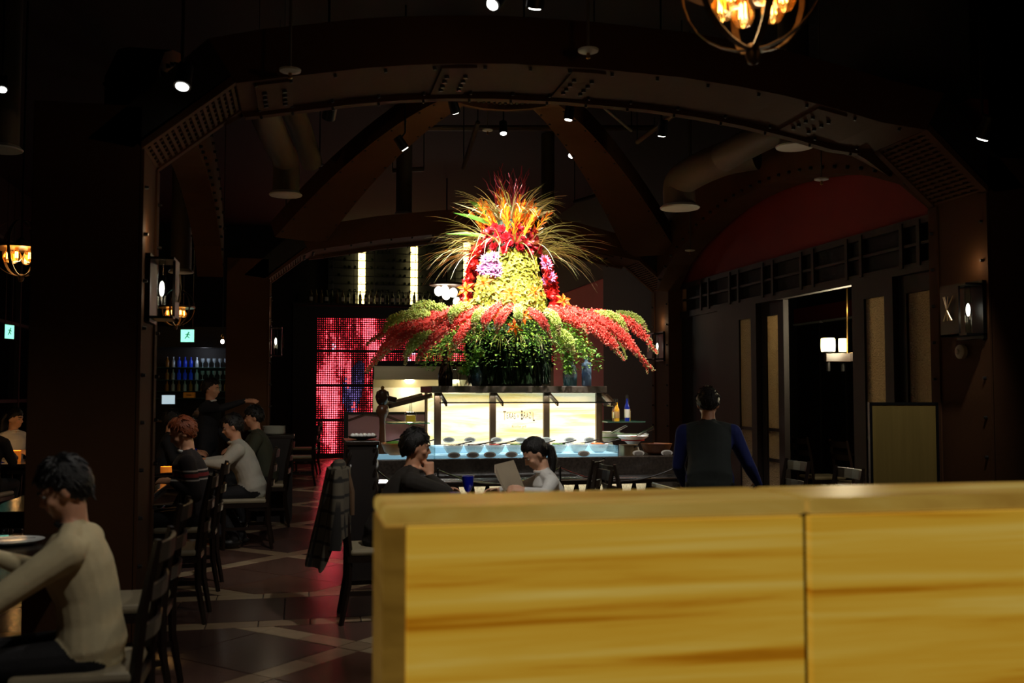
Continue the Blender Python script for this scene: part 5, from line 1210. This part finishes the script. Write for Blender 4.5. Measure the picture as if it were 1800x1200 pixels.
gob_prof = [(0.036, 0), (0.034, 0.004), (0.006, 0.01), (0.005, 0.075), (0.02, 0.09), (0.036, 0.13), (0.042, 0.19), (0.04, 0.19), (0.03, 0.125), (0.0, 0.095)]
gob_me = MB().lathe(gob_prof, 20).mesh('goblet', blue_gl, True); tum_me = MB().lathe([(0.034, 0), (0.04, 0.1), (0.038, 0.1), (0.031, 0.01), (0, 0.008)], 20).mesh('tumbler', blue_gl, True)
g = on_z(823, 900, 0.75)
def gob(u, v, label): return tag(inst(gob_me, 'goblet', None, (u, v, 0.75)), label, 'goblet')
gp = uv(823, 6.75); gob(gp[0], gp[1], 'cobalt blue stemmed goblet between the couple'); tp = uv(800, 6.56); tag(inst(tum_me, 'tumbler', None, (tp[0], tp[1], 0.75)), 'cobalt blue tumbler near the man resting his chin', 'glass')
mn = thing('menu', 'open taupe menu held up by the woman with the ponytail', 'menu', (wu[0] - 0.47, wu[1] - 0.06, 0.0), R(-30)); mm_ = M('menu_card', (170, 156, 134), 0.7)
for s in (-1, 1): MB().prism([(0.05, 0, 0.76), (-0.05, 0.0, 1.0), (0.02, s * 0.2, 1.02 - 0.06 * (s < 0)), (0.12, s * 0.2, 0.78)], (0.006, 0, 0.002)).build('menu_page', mm_, mn)
amb = M('amber_candle_glass', (240, 150, 50), 0.4, 0, 0.3, 12, em=(235, 115, 30), es=0.3); wax = M('candle_wax', (250, 220, 160), 0.5, em=(255, 190, 90), es=3.0)
def candle(u, v, label, e=1.3):
    t = thing('candle_holder', label, 'candle', (u, v, 0.75)); MB().lathe([(0.045, 0), (0.048, 0.02), (0.05, 0.12), (0.046, 0.12), (0.044, 0.03), (0, 0.028)], 20).build('amber_glass', amb, t, True); MB().lathe([(0.025, 0.028), (0.025, 0.06), (0.004, 0.065), (0, 0.085)], 10).build('flame', wax, t, True)
    lamp('POINT', 'candle_light', t, (0, 0, 0.17), e, (1, 0.5, 0.15), size=0.03)
c = uv(295, 8.55); candle(c[0], c[1], 'glowing amber glass candle holder beside the auburn-haired man')
gob(-1.5, 7.9, 'cobalt goblet on the table across from the auburn-haired man'); gob(-1.05, 10.5, 'cobalt goblet in front of the grey sweater man')
cu_ = thing('blue_cup', 'small blue and white cup behind the amber candle', 'cup', (-1.3, 8.75, 0.75)); MB().lathe([(0.03, 0), (0.045, 0.06), (0.042, 0.06), (0.028, 0.01), (0, 0.01)], 18).build('cup', white_cer, cu_, True); MB().lathe([(0.043, 0.035), (0.0455, 0.055), (0.0452, 0.056), (0.0425, 0.036)], 18).build('blue_band', blue_gl, cu_, True)
far = uv(28, 10.9); table(far[0] - 0.5, far[0] + 0.45, far[1] - 0.4, far[1] + 0.55, 'dark table by the window wall with an amber candle'); candle(far[0] + 0.02, far[1], 'glowing amber candle holder on the table by the window wall', 2.5)
gob(far[0] - 0.1, far[1] - 0.12, 'cobalt goblet beside the window table candle')
p = uv(-24, 10.2); chair(p[0], p[1], R(-10), 'dark chair under the person with reddish brown hair'); p = uv(20, 11.65); chair(p[0], p[1], R(-130), 'dark chair under the woman in the white top'); p = uv(290, 11.3); chair(p[0], p[1], RIGHT, 'dark chair under the person in black across the table')
# right side chairs and tables
chair(3.66, 7.42, LEFT, 'dark lacquered chair with gleaming slats beside the open doorway'); chair(3.66, 6.64, LEFT, 'dark lacquered chair with gleaming slats beside the standing panel')
table(2.9, 3.46, 6.85, 8.0, 'dark table that the bending waiter is clearing'); plate(3.2, 7.5, 'white plate on the table the waiter is clearing'); plate(3.15, 7.05, 'white plate under the bending waiter on the cleared table', sc=0.85)
chair(2.6, 7.4, RIGHT, 'dark chair pulled up to the table the waiter is clearing'); chair(2.15, 7.98, R(60), 'dark chair standing between the woman with the ponytail and the tray rail')
brd = thing('standing_panel', 'bronze-sheened standing panel board beside the sliding doors', 'panel', uv(1588, 7.3)); brd.rotation_euler = (0, 0, -TH)
MB().box(-0.235, 0.235, 0, 0.03, 0.12, 1.42).build('board', M('bronze_board', (150, 128, 70), 0.38, 0.5, 0.25, 4, stretch=(6, 1, 0.3)), brd); MB().box(-0.25, 0.25, -0.005, 0.035, 1.41, 1.43).build('top_trim', black, brd)
for s in (-1, 1): MB().box(s * 0.242 - 0.01, s * 0.242 + 0.01, -0.005, 0.035, 0, 1.43).build('side_trim', black, brd); MB().box(s * 0.2 - 0.02, s * 0.2 + 0.02, -0.18, 0.2, 0, 0.03).build('foot', black, brd)
# chairs in the private room
for k in range(4): chair(6.3 + 0.0 * k, 8.6 + 0.9 * k, R(-90), 'dark chair at the private room table behind the sliding doors', 'private room chairs')
table(6.7, 7.6, 8.2, 11.8, 'long dark table in the private room behind the sliding doors')
# service cart and back chairs
p = (-0.28, 12.22); sc_ = thing('service_station', 'dark waiter station stacked with plates beside the aisle', 'cabinet', (p[0], p[1], 0))
MB().box(-0.22, 0.22, -0.22, 0.22, 0.96, 1.0).build('top', wood_ch, sc_, bevel=0.006)
for s in (-1, 1): MB().box(-0.2, 0.2, s * 0.2 - 0.015, s * 0.2 + 0.015, 0, 0.96).build('side_panel', wood_dk, sc_)
MB().box(-0.2, -0.17, -0.2, 0.2, 0, 0.96).build('back_panel', wood_dk, sc_)
for z in (0.1, 0.45, 0.7): MB().box(-0.2, 0.2, -0.2, 0.2, z, z + 0.02).build('shelf', wood_dk, sc_)
for k in range(8): tag(inst(plate_me, 'stacked_plate', None, (p[0] - 0.02, p[1] - 0.02, 1.0 + k * 0.012)), 'white plate in the stack on the waiter station top', 'plate', 'plates stacked on the waiter station')
for k in range(6): tag(inst(plate_me, 'stacked_plate', None, (p[0] + 0.02, p[1], 0.72 + k * 0.012)), 'white plate on the upper shelf of the waiter station', 'plate', 'plates on the waiter station shelf')
p = uv(528, 16.2); chair(p[0], p[1], R(90), 'dark chair standing in the red-lit aisle near the light wall'); p = uv(538, 18.6); chair(p[0], p[1], R(80), 'farther dark chair in the aisle close to the light wall')
# ------------------------------------------------------------------ bar at the far left
bv = 17.4; b0 = on_v(282, 690, bv).x; b1 = on_v(412, 690, bv).x
bar = thing('bar_shelving', 'dark back bar with glass shelves of bottles and glasses', 'shelving', ((b0 + b1) / 2, bv, 0)); bw = (b1 - b0) / 2 + 0.15
MB().box(-bw, bw, 0.32, 0.38, 0, 2.6).build('back_panel', wood_dk, bar); MB().box(-bw, bw, -0.1, 0.38, 2.25, 2.6).build('header', wood_dk, bar); MB().box(-bw, bw, -0.02, 0.34, 0, 0.95).build('base_cabinet', wood_dk, bar)
zs = [on_v(340, y, bv).z for y in (687, 667, 645)]
for z in zs: MB().box(-bw + 0.05, bw - 0.05, 0.05, 0.32, z - 0.012, z).build('glass_shelf', glass_gr, bar)
gl2 = M('bar_glass', (180, 190, 200), 0.1, 0.3); blb = M('blue_bottle', (30, 60, 200), 0.15, em=(30, 70, 230), es=0.03); amb2 = M('amber_bottle', (150, 100, 40), 0.15)  # faint glow put into the blue bottle material, which is no lamp
me_b = [MB().lathe([(0.03, 0), (0.031, 0.1), (0.012, 0.13), (0.011, 0.175), (0, 0.175)], 10).mesh('bar_bottle', m, True) for m in (blb, amb2, gl2)]; me_g = MB().lathe([(0.03, 0), (0.005, 0.01), (0.005, 0.07), (0.03, 0.1), (0.032, 0.15), (0.026, 0.15), (0, 0.09)], 10).mesh('bar_glass', gl2, True)
for r, z in enumerate(zs):
    x = b0 + 0.08; k = 0
    while x < b1 + 0.05:
        if r > 0 and 1 < k < 5: tag(inst(me_b[0], 'bar_bottle', None, (x, bv + 0.18, z)), 'blue bottle in the glowing cluster on the back bar', 'bottle', 'blue bottles on the back bar')
        elif k > 5 and r > 0: tag(inst(me_g, 'bar_glass', None, (x, bv + 0.18, z)), 'stemmed glass in the rows on the back bar', 'glass', 'stemmed glasses on the back bar')
        else: tag(inst(me_b[1 + k % 2], 'bar_bottle', None, (x, bv + 0.18, z)), ('amber' if k % 2 == 0 else 'clear') + ' spirit bottle on the back bar shelves', 'bottle', ('amber' if k % 2 == 0 else 'clear') + ' bottles on the back bar')
        x += 0.095; k += 1
t = thing('wooden_box', 'orange wooden box on the back bar counter', 'box', on_v(333, 690, bv + 0.15)); t.location.z = 1.415; MB().box(-0.09, 0.09, -0.08, 0.08, 0.0, 0.09).build('box', M('box_orange', (200, 130, 40), 0.5, em=(190, 110, 30), es=0.05), t); MB().box(-0.04, 0.04, -0.084, -0.08, 0.035, 0.055).build('latch', brass, t)  # slight glow put into the orange of the box
MB().box(-bw + 0.05, bw - 0.05, 0.0, 0.32, 1.4, 1.415).build('glass_shelf', glass_gr, bar); lamp('POINT', 'bar_fill_light', bar, (0.1, -0.05, 2.2), 3, (0.75, 0.85, 1.0), size=0.1)  # added dim fill for the bar shelves, no fixture of its own
q = on_v(296, 702, bv - 0.9); mo = thing('monitor', 'small glowing order screen on the bar counter', 'screen', (q.x, bv - 0.9, 1.08)); zq = q.z - 1.08
MB().box(-0.11, 0.11, 0, 0.03, zq - 0.08, zq + 0.08).build('bezel', black, mo); MB().box(-0.098, 0.098, -0.004, 0.0, zq - 0.07, zq + 0.07).build('screen', M('screen_glow', (200, 220, 230), em=(190, 215, 225), es=0.8), mo); MB().box(-0.02, 0.02, 0.0, 0.03, 0, zq).build('stand', black, mo); MB().box(-0.08, 0.08, -0.06, 0.08, 0, 0.012).build('foot', black, mo)
bc = thing('bar_counter', 'dark bar counter in front of the bottle shelves', 'counter', ((b0 + b1) / 2, bv - 0.9, 0)); MB().box(-bw - 0.3, bw + 0.1, -0.3, 0.3, 1.04, 1.08).build('top', granite, bc, bevel=0.006); MB().box(-bw - 0.25, bw + 0.05, -0.22, 0.25, 0, 1.04).build('front', wood_dk, bc)
pot = thing('fruit_display', 'glass tray of pale bar fruit on the bar counter', 'tray', (q.x + 0.5, bv - 0.9, 1.08)); MB().lathe([(0.16, 0), (0.18, 0.06), (0.17, 0.06), (0.15, 0.01), (0, 0.01)], 18).build('tray', glass, pot, True)
for k in range(9): MB().ell((0.09 * math.cos(k), 0.09 * math.sin(k), 0.06 + 0.04 * (k % 3)), (0.05, 0.05, 0.045), seg=8, rings=6).build('fruit', M('pale_fruit', (176, 150, 130), 0.6), pot, True)
# exit signs
def exit_sign(loc_, rz, label, hang=True, q=0.64):
    t = thing('exit_sign', label, 'sign', loc_, rz); t.scale = (q, q, q)
    MB().box(-0.17, 0.17, -0.02, 0.02, -0.16, 0.16).build('sign_box', M('sign_case', (30, 60, 52), 0.5), t); MB().box(-0.16, 0.16, -0.026, -0.02, -0.15, 0.15).build('lit_face', M('exit_glow', (190, 255, 230), em=(150, 255, 220), es=1.3), t)
    g_ = M('exit_green', (0, 130, 90), em=(10, 150, 110), es=0.4); r = MB(); r.ell((0.03, -0.028, 0.075), (0.02, 0.003, 0.02), seg=8, rings=6)
    r.bar((0.02, -0.028, 0.055), (-0.01, -0.028, -0.01), 0.004, 0.034, up=(1, 0, 0)); r.bar((-0.01, -0.028, -0.01), (0.05, -0.028, -0.05), 0.004, 0.02, up=(1, 0, 0)); r.bar((-0.01, -0.028, -0.01), (-0.06, -0.028, -0.07), 0.004, 0.02, up=(1, 0, 0)); r.bar((0.02, -0.028, 0.04), (0.07, -0.028, 0.01), 0.004, 0.016, up=(1, 0, 0)); r.bar((0.01, -0.028, 0.045), (-0.05, -0.028, 0.03), 0.004, 0.016, up=(1, 0, 0)); r.build('running_figure', g_, t)
    if hang:
        for s in (-1, 1): MB().bar((s * 0.12, 0, 0.16), (s * 0.12, 0, (CEIL - loc_[2]) / q), 0.012, 0.012).build('hanger', black, t)
exit_sign(pix(330, 590, 15.5), -TH, 'green lit exit sign hanging above the bar'); exit_sign(on_u(15, 583, -5.0), R(72), 'green lit exit sign by the window wall at the far left', q=0.8)
# ------------------------------------------------------------------ sconces
tub = M('sconce_tube', (255, 250, 240), em=(255, 244, 226), es=5.0); twg = M('twig_brass', (150, 130, 100), 0.3, 0.8)
def sconce(u, v, z, sgn, label, e=6, sc=1.0):
    t = thing('wall_sconce', label, 'sconce', (u, v, z)); s = sgn
    MB().box(min(0, s * 0.03), max(0, s * 0.03), -0.14, 0.14, -0.2, 0.2).build('backplate', black, t); 
    for zz in (-0.18, 0.165): MB().box(min(0, s * 0.16), max(0, s * 0.16), -0.14, 0.14, zz, zz + 0.015).build('bracket_plate', black, t)
    MB().box(min(s * 0.145, s * 0.16), max(s * 0.145, s * 0.16), -0.06, 0.14, -0.18, 0.165).build('shield', black, t)
    MB().tube([(s * 0.085, -0.06, -0.165), (s * 0.085, -0.06, -0.02), (s * 0.085, -0.06, 0.03), (s * 0.085, -0.06, 0.165)], [0.02, 0.026, 0.026, 0.02], 12).build('glass_tube', glass, t, True); MB().ell((s * 0.085, -0.06, 0.0), (0.014, 0.014, 0.045)).build('bulb', tub, t, True)
    for k in range(5):
        a = rnd.uniform(-1, 1); MB().tube([(s * 0.17, 0.04 - 0.08 * a, -0.07), (s * 0.18, 0.04 + 0.02 * a, 0.02), (s * 0.172, 0.04 + 0.1 * a, 0.1)], [0.005, 0.004, 0.002], 5).build('twig', twg, t)
    lamp('POINT', 'sconce_light', t, (s * 0.085, -0.06, 0.32), e * 0.5, (1, 0.72, 0.42), size=0.03); lamp('POINT', 'sconce_light', t, (s * 0.085, -0.12, -0.05), e * 0.16, (1, 0.78, 0.5), size=0.03)
q = on_u(262, 512, fl[0]); sconce(fl[0] + 0.012, q.y - 0.12, q.z, 1, 'black wall sconce with twig ornament on the dark column beside the dining row', 2.2)
q = on_u(1697, 548, UR); sconce(UR - 0.012, q.y - 0.1, q.z, -1, 'black wall sconce with twig ornament on the column beside the sliding doors', 1.2)
sconce(bl[0] - 0.002, VB + 0.3, on_u(474, 602, bl[0]).z, 1, 'wall sconce on the far column beside the red-lit aisle', 2.2); sconce(br_[0] + 0.002, VB + 0.3, on_v(1162, 607, VB).z, -1, 'wall sconce on the far column beside the plume tips', 2.2)
q = on_u(1693, 618, UR); t = thing('alarm_sounder', 'round pale alarm sounder on the column beside the sliding doors', 'alarm', (UR - 0.0, q.y, q.z)); MB().tube([(0.0, 0, 0), (-0.03, 0, 0), (-0.045, 0, 0)], [0.05, 0.05, 0.03], 20).build('dome', M('alarm_white', (190, 184, 168), 0.5), t, True); MB().tube([(-0.045, 0, 0), (-0.055, 0, 0)], [0.022, 0.015], 14).build('button', plate_m, t, True)
# ------------------------------------------------------------------ chandeliers
bulb_m = thin('edison_glass', (255, 214, 150), 0.2, 0.05, 0.03); fil = M('filament', (255, 220, 140), em=(255, 214, 140), es=22.0); iron = M('aged_iron', (92, 70, 46), 0.4, 0.7, 0.3, 10)
def chandelier(c, rad, nb_, label, e, sc=1.0, full=True):
    t = thing('cage_chandelier', label, 'chandelier', c); N = 28
    for k in range(3):
        a = math.pi * k / 3 + 0.35; d = Vector((math.cos(a), math.sin(a), 0)); s = Vector((-d.y, d.x, 0)); m = MB(); w = 0.028 * sc
        for i in range(N):
            p = []
            for q in (i, i + 1):
                an = 2 * math.pi * q / N; r = d * math.cos(an) * rad + Vector((0, 0, math.sin(an) * rad)); n = r.normalized(); p.append((r, n))
            (r0, n0), (r1, n1) = p; th = 0.004 * sc
            m.add([r0 - s * w / 2, r0 + s * w / 2, r1 + s * w / 2, r1 - s * w / 2, r0 + n0 * th - s * w / 2, r0 + n0 * th + s * w / 2, r1 + n1 * th + s * w / 2, r1 + n1 * th - s * w / 2], [(0, 1, 2, 3), (7, 6, 5, 4), (0, 4, 5, 1), (1, 5, 6, 2), (2, 6, 7, 3), (3, 7, 4, 0)])
        m.build('cage_hoop', iron, t)
    MB().lathe([(rad * 1.0, -0.012), (rad * 1.01, -0.012), (rad * 1.01, 0.012), (rad * 1.0, 0.012)], 32).build('cage_ring', iron, t)
    MB().lathe([(0.0, -rad - 0.06 * sc), (0.02 * sc, -rad - 0.05 * sc), (0.03 * sc, -rad - 0.02 * sc), (0.02 * sc, -rad + 0.02 * sc), (0, -rad + 0.02 * sc)], 12).build('bottom_finial', iron, t, True)
    MB().tube([(0, 0, 0.05), (0, 0, CEIL - c[2])], 0.01 * sc, 8).build('stem', black, t); MB().lathe([(0.02, 0), (0.05 * sc, 0.02 * sc), (0.05 * sc, 0.07 * sc), (0.02, 0.1 * sc)], 12).build('hub', iron, t, True)
    for k in range(nb_):
        a = 2 * math.pi * k / nb_ + 0.4; x, y = 0.115 * sc * math.cos(a), 0.115 * sc * math.sin(a)
        MB().tube([(x * 0.3, y * 0.3, 0.05 * sc), (x * 0.9, y * 0.9, 0.03 * sc), (x, y, 0.0)], 0.008 * sc, 6).build('arm', iron, t); b = MB().lathe([(0.014 * sc, 0.0), (0.018 * sc, -0.03 * sc), (0.045 * sc, -0.085 * sc), (0.046 * sc, -0.11 * sc), (0.03 * sc, -0.14 * sc), (0, -0.15 * sc)], 16).build('bulb', bulb_m, t, True, loc=(x, y, 0))
        f = MB()
        for j in range(5): f.tube([(0.012 * sc * math.cos(j * 1.26), 0.012 * sc * math.sin(j * 1.26), -0.05 * sc), (0.014 * sc * math.cos(j * 1.26), 0.014 * sc * math.sin(j * 1.26), -0.11 * sc)], 0.002 * sc, 5)
        f.build('filament', fil, b)
    lamp('POINT', 'chandelier_light', t, (0, 0, -0.18 * sc), e, (1, 0.66, 0.3), size=0.1)
c = pix(1322, -38, 3.7); chandelier(c, 0.275, 6, 'round iron cage chandelier with glowing filament bulbs above the partition', 9)
chandelier(pix(38, 436, 9.5), 0.27, 6, 'cage chandelier with amber bulbs half hidden by the dark column', 14); chandelier(pix(309, 540, 14.5), 0.27, 5, 'small distant cage chandelier hanging above the bar tables', 3)
g_m = M('globe_glow', (255, 250, 240), em=(255, 246, 232), es=6); t = thing('globe_pendant', 'iron pendant with a cluster of glowing white globes in front of the wine wall', 'pendant', pix(785, 500, 17.5))
MB().tube([(0, 0, 0), (0, 0, CEIL - t.location.z)], 0.012, 6).build('stem', black, t)
for k, (dx, dz) in enumerate(((-0.14, -0.12), (0.0, -0.18), (0.12, -0.14), (0.2, -0.3), (-0.03, -0.1))): MB().ell((dx, 0.05 * (k % 2), dz), (0.075, 0.075, 0.085)).build('globe', g_m, t, True); MB().tube([(0, 0, 0), (dx, 0, dz + 0.08)], 0.008, 5).build('arm', iron, t)
MB().lathe([(0.3, -0.02), (0.31, 0), (0.3, 0.02)], 24).build('ring', iron, t); lamp('POINT', 'globe_light', t, (0, -0.15, -0.35), 12, (1, 0.92, 0.8), size=0.1)
t = thing('bulb_pendant', 'single bare bulb pendant hanging beside the bar', 'pendant', pix(391, 600, 14.0)); MB().tube([(0, 0, 0.04), (0, 0, CEIL - t.location.z)], 0.005, 5).build('cord', black, t); MB().ell((0, 0, 0), (0.026, 0.026, 0.032)).build('bulb', g_m, t, True); MB().lathe([(0.015, 0.025), (0.02, 0.07), (0.008, 0.1)], 8).build('socket', brass, t)
# private room fixture with cylinder shades
shd = M('shade_glow', (255, 245, 205), em=(255, 232, 170), es=2.6); c = pix(1500, 628, 10.2); t = thing('beam_chandelier', 'wooden beam chandelier with glowing cylinder shades in the private room', 'chandelier', (c.x, c.y, c.z))
t.rotation_euler = (0, 0, -TH)
MB().box(-0.03, 0.05, -0.3, 0.4, -0.045, 0.05).build('beam', wood_ch, t, bevel=0.006); MB().box(-0.28, 0.5, 0.0, 0.08, -0.045, 0.045).build('cross_beam', wood_ch, t, bevel=0.006)
for x, y, q_ in ((-0.245, 0.04, 1.0), (-0.075, 0.1, 0.58), (0.12, 0.04, 0.8), (0.4, 0.04, 1.0)): MB().lathe([(0.068 * q_, 0.06), (0.07 * q_, 0.07), (0.074 * q_, 0.12), (0.07 * q_, 0.195), (0.064 * q_, 0.2), (0, 0.2)], 18).build('shade', shd, t, True, loc=(x, y, 0)); MB().lathe([(0.02, -0.14), (0.025, 0), (0.05, 0.06), (0, 0.06)], 10).build('shade_holder', black, t, loc=(x, y, 0))
for s in (-1, 1): MB().bar((s * 0.04, 0.07, 0.04), (s * 0.02, 0.07, 3.2 - c.z), 0.012, 0.012).build('hanger', brass, t)
lamp('POINT', 'shade_light', t, (0, 0.07, 0.5), 26, (1, 0.84, 0.55), size=0.2); lamp('POINT', 'shade_light', t, (-0.12, -0.22, 0.12), 40, (1, 0.84, 0.55), size=0.15)
# ------------------------------------------------------------------ spotlights
FL = Vector((2.1, 9.95, 2.35)); BF = Vector((2.1, 9.3, 0.95))
spots = [(320, 153, 5.4, (-0.9, 4.9, 0.9), 20, 'spotlight beside the front left knee of the big arch'), (577, 208, 6.78, (-0.5, 9.8, 0.6), 120, 'spotlight below the left end of the big arch'), (712, 262, 9.6, FL, 320, 'round spotlight glowing left of the flower top'),
         (801, 198, 9.0, FL, 460, 'spotlight hung from the dome ring on its left rib'), (885, 235, 10.6, FL, 160, 'spotlight hung under the far rim of the dome ring'), (921, 170, 8.6, FL, 460, 'spotlight inside the dome ring'), (999, 211, 9.2, BF, 190, 'spotlight hung from the dome ring on its right rib'),
         (1004, 274, 11.6, FL, 170, 'bright round spotlight right of the flower top'), (1163, 239, 8.8, (3.2, 9.5, 1.0), 380, 'spotlight in the dark ceiling between the ducts'), (1727, 244, 6.0, (3.9, 6.7, 0.7), 60, 'spotlight beside the right knee of the big arch'),
         (312, 400, 13.7, (-1.4, 12, 0.7), 20, 'small distant spotlight above the bar tables'), (357, 440, 17.5, None, 0, 'tiny far spotlight above the bar'), (502, 450, 15.5, (0.2, 15.0, 0.3), 50, 'small spotlight beyond the far left arch knee'), (1155, 473, 15.0, None, 0, 'small spotlight beyond the far right arch knee'),
         (940, 14, 5.2, (1.25, 6.85, 0.8), 130, 'warm spotlight at the ceiling over the seated couple'),
         (865, 9, 5.6, (-0.8, 4.1, 0.9), 40, 'warm spotlight at the ceiling aimed toward the cream sweater man'), (4, 158, 8.2, None, 0, 'spotlight at the ceiling near the window wall'),
         (None, (0.35, 2.3, 3.6), 0, (-0.85, 4.1, 0.9), 75, 'added out-of-view spotlight over the booth aimed at the cream sweater man')]  # last entry: added spotlight out of view to light the cream sweater man
for px, py, Y, tg, e, lb in spots:
    c = pix(px, py, Y) if px is not None else Vector(py); t = thing('spotlight', lb, 'spotlight', c); aimv = ((Vector(tg) - c).normalized() if tg is not None else Vector((0.1, -0.5, -1)).normalized())
    vis = (aimv + (Vector((0, 0, EYE)) - c).normalized() * 0.55).normalized()
    MB().tube([-aimv * 0.14, -aimv * 0.004], [0.042, 0.048], 14).build('lamp_head', black, t, True); MB().tube([-aimv * 0.006, aimv * 0.004], [0.036, 0.032], 14).build('lens', lens_m, t, True)
    MB().tube([-aimv * 0.1, Vector((0, 0, 0.16)), (0, 0, (RZ + 0.01 if 'hung from the dome ring' in lb else CEIL) - c.z)], 0.009, 6).build('stem', black, t)
    if e: lamp('SPOT', 'spot_beam', t, aimv * 0.03, e, (1, 0.95, 0.86), target=tg, size=0.04, angle=54 if (Vector(tg) - FL).length < 1.7 else 62, blend=0.75)
# ------------------------------------------------------------------ ducts, diffusers and ceiling gear
def duct(pts, r, label, dif=None, name='air_duct'):
    b = pts[0]; t = thing(name, label, 'duct', b); P_ = [Vector(p) - b for p in pts]; MB().tube(bez(P_, 20) if len(P_) > 2 else P_, r, 18).build('duct_pipe', duct_m, t, True)
    if max(p.z for p in pts) < CEIL - 0.02:
        for q in (pts[-1], pts[len(pts) // 2]): MB().bar(Vector((q.x, q.y, q.z + r * 0.6)) - b, Vector((q.x, q.y, CEIL + 0.005)) - b, 0.03, 0.004).build('hanger_strap', black, t)
    if dif is not None:
        d = Vector(dif) - b; MB().lathe([(r * 1.05, 0.03), (r * 1.25, 0.0), (r * 1.2, -0.012), (r * 0.8, -0.02), (0, -0.02)], 24).build('diffuser', plate_m, t, True, loc=d)
a = pix(502, 342, 10.5); duct([a, a + Vector((0, 0, 0.35)), pix(490, 255, 10.0), pix(462, 190, 9.2), pix(455, 130, 8.6)], 0.14, 'bent air duct with round diffuser left of the flower island', a)
duct([pix(548, 285, 11), pix(530, 230, 10.5), pix(510, 180, 9.8), pix(500, 130, 9.2)], 0.12, 'straight air duct hanging beside the bent duct')
a = pix(1195, 365, 10.5); duct([a, a + Vector((0, 0, 0.25)), pix(1215, 305, 10.3), pix(1270, 280, 10.0), pix(1330, 268, 9.8)], 0.17, 'curved air duct with round diffuser right of the flower island', a)
duct([pix(1270, 278, 9.6), pix(1330, 245, 9.2), pix(1400, 212, 8.8)], 0.14, 'thick air duct crossing above the curved duct')
a = pix(1397, 257, 8.4); duct([a, Vector((a.x, a.y, CEIL))], 0.13, 'short duct with wide round diffuser near the red wall', a); a = pix(710, 377, 13.6); duct([a, Vector((a.x, a.y, CEIL))], 0.11, 'vertical duct with diffuser behind the flower top', a)
a = pix(963, 385, 14.5); duct([a, Vector((a.x, a.y, CEIL))], 0.1, 'slim vertical duct hanging behind the flower top')
a = pix(318, 478, 13.0); duct([a, Vector((a.x, a.y, CEIL))], 0.13, 'vertical duct with diffuser beyond the dark column', a); a = pix(2, 262, 9.0); duct([a, Vector((a.x, a.y, CEIL))], 0.15, 'vertical duct with diffuser near the window wall', a)
for px, py, Y, lb in ((510, 124, 5.6, 'above the left end of the big arch'), (1034, 89, 5.8, 'above the centre of the big arch'), (562, 290, 11.5, 'left of the flower island ceiling'), (857, 229, 11.5, 'under the dome ring'), (1213, 440, 12.0, 'near the far right column'), (1444, 315, 8.5, 'in front of the red wall')):
    c = pix(px, py, Y); t = thing('sprinkler', 'small white sprinkler head on a drop pipe ' + lb, 'sprinkler', c); MB().lathe([(0.02, -0.015), (0.06, -0.005), (0.062, 0.006), (0.01, 0.012)], 20).build('cover_plate', plate_m, t, True); MB().lathe([(0.004, -0.05), (0.014, -0.045), (0.01, -0.015)], 8).build('head', brass, t); MB().tube([(0, 0, 0), (0, 0, CEIL - c.z)], 0.008, 6).build('drop_pipe', duct_m, t)
for k, (p0, p1, w) in enumerate((((840, 215, 12), (815, 295, 13), 0.06), ((1045, 175, 9.5), (1110, 230, 10.2), 0.03), ((1120, 250, 11), (1200, 190, 10), 0.05), ((690, 300, 14), (745, 297, 14), 0.07), ((1010, 355, 14.6), (1060, 340, 14.2), 0.06), ((700, 225, 13), (1150, 225, 13.6), 0.08))):
    a = pix(*p0); b = pix(*p1); t = thing('ceiling_conduit', 'slanting pipe run in the dark ceiling, ' + ('behind the dome ring', 'thin rod right of the dome ring', 'brace between the right ducts', 'short grey box run left of the flower top', 'short run right of the flower top', 'long bar crossing behind the dome')[k], 'pipe', a)
    MB().tube([(0, 0, 0), b - a], w / 2, 10).build('pipe', duct_m, t, True)
    for q in (a, b): MB().tube([q - a, Vector((q.x, q.y, CEIL)) - a], 0.007, 5).build('hanger_rod', black, t)
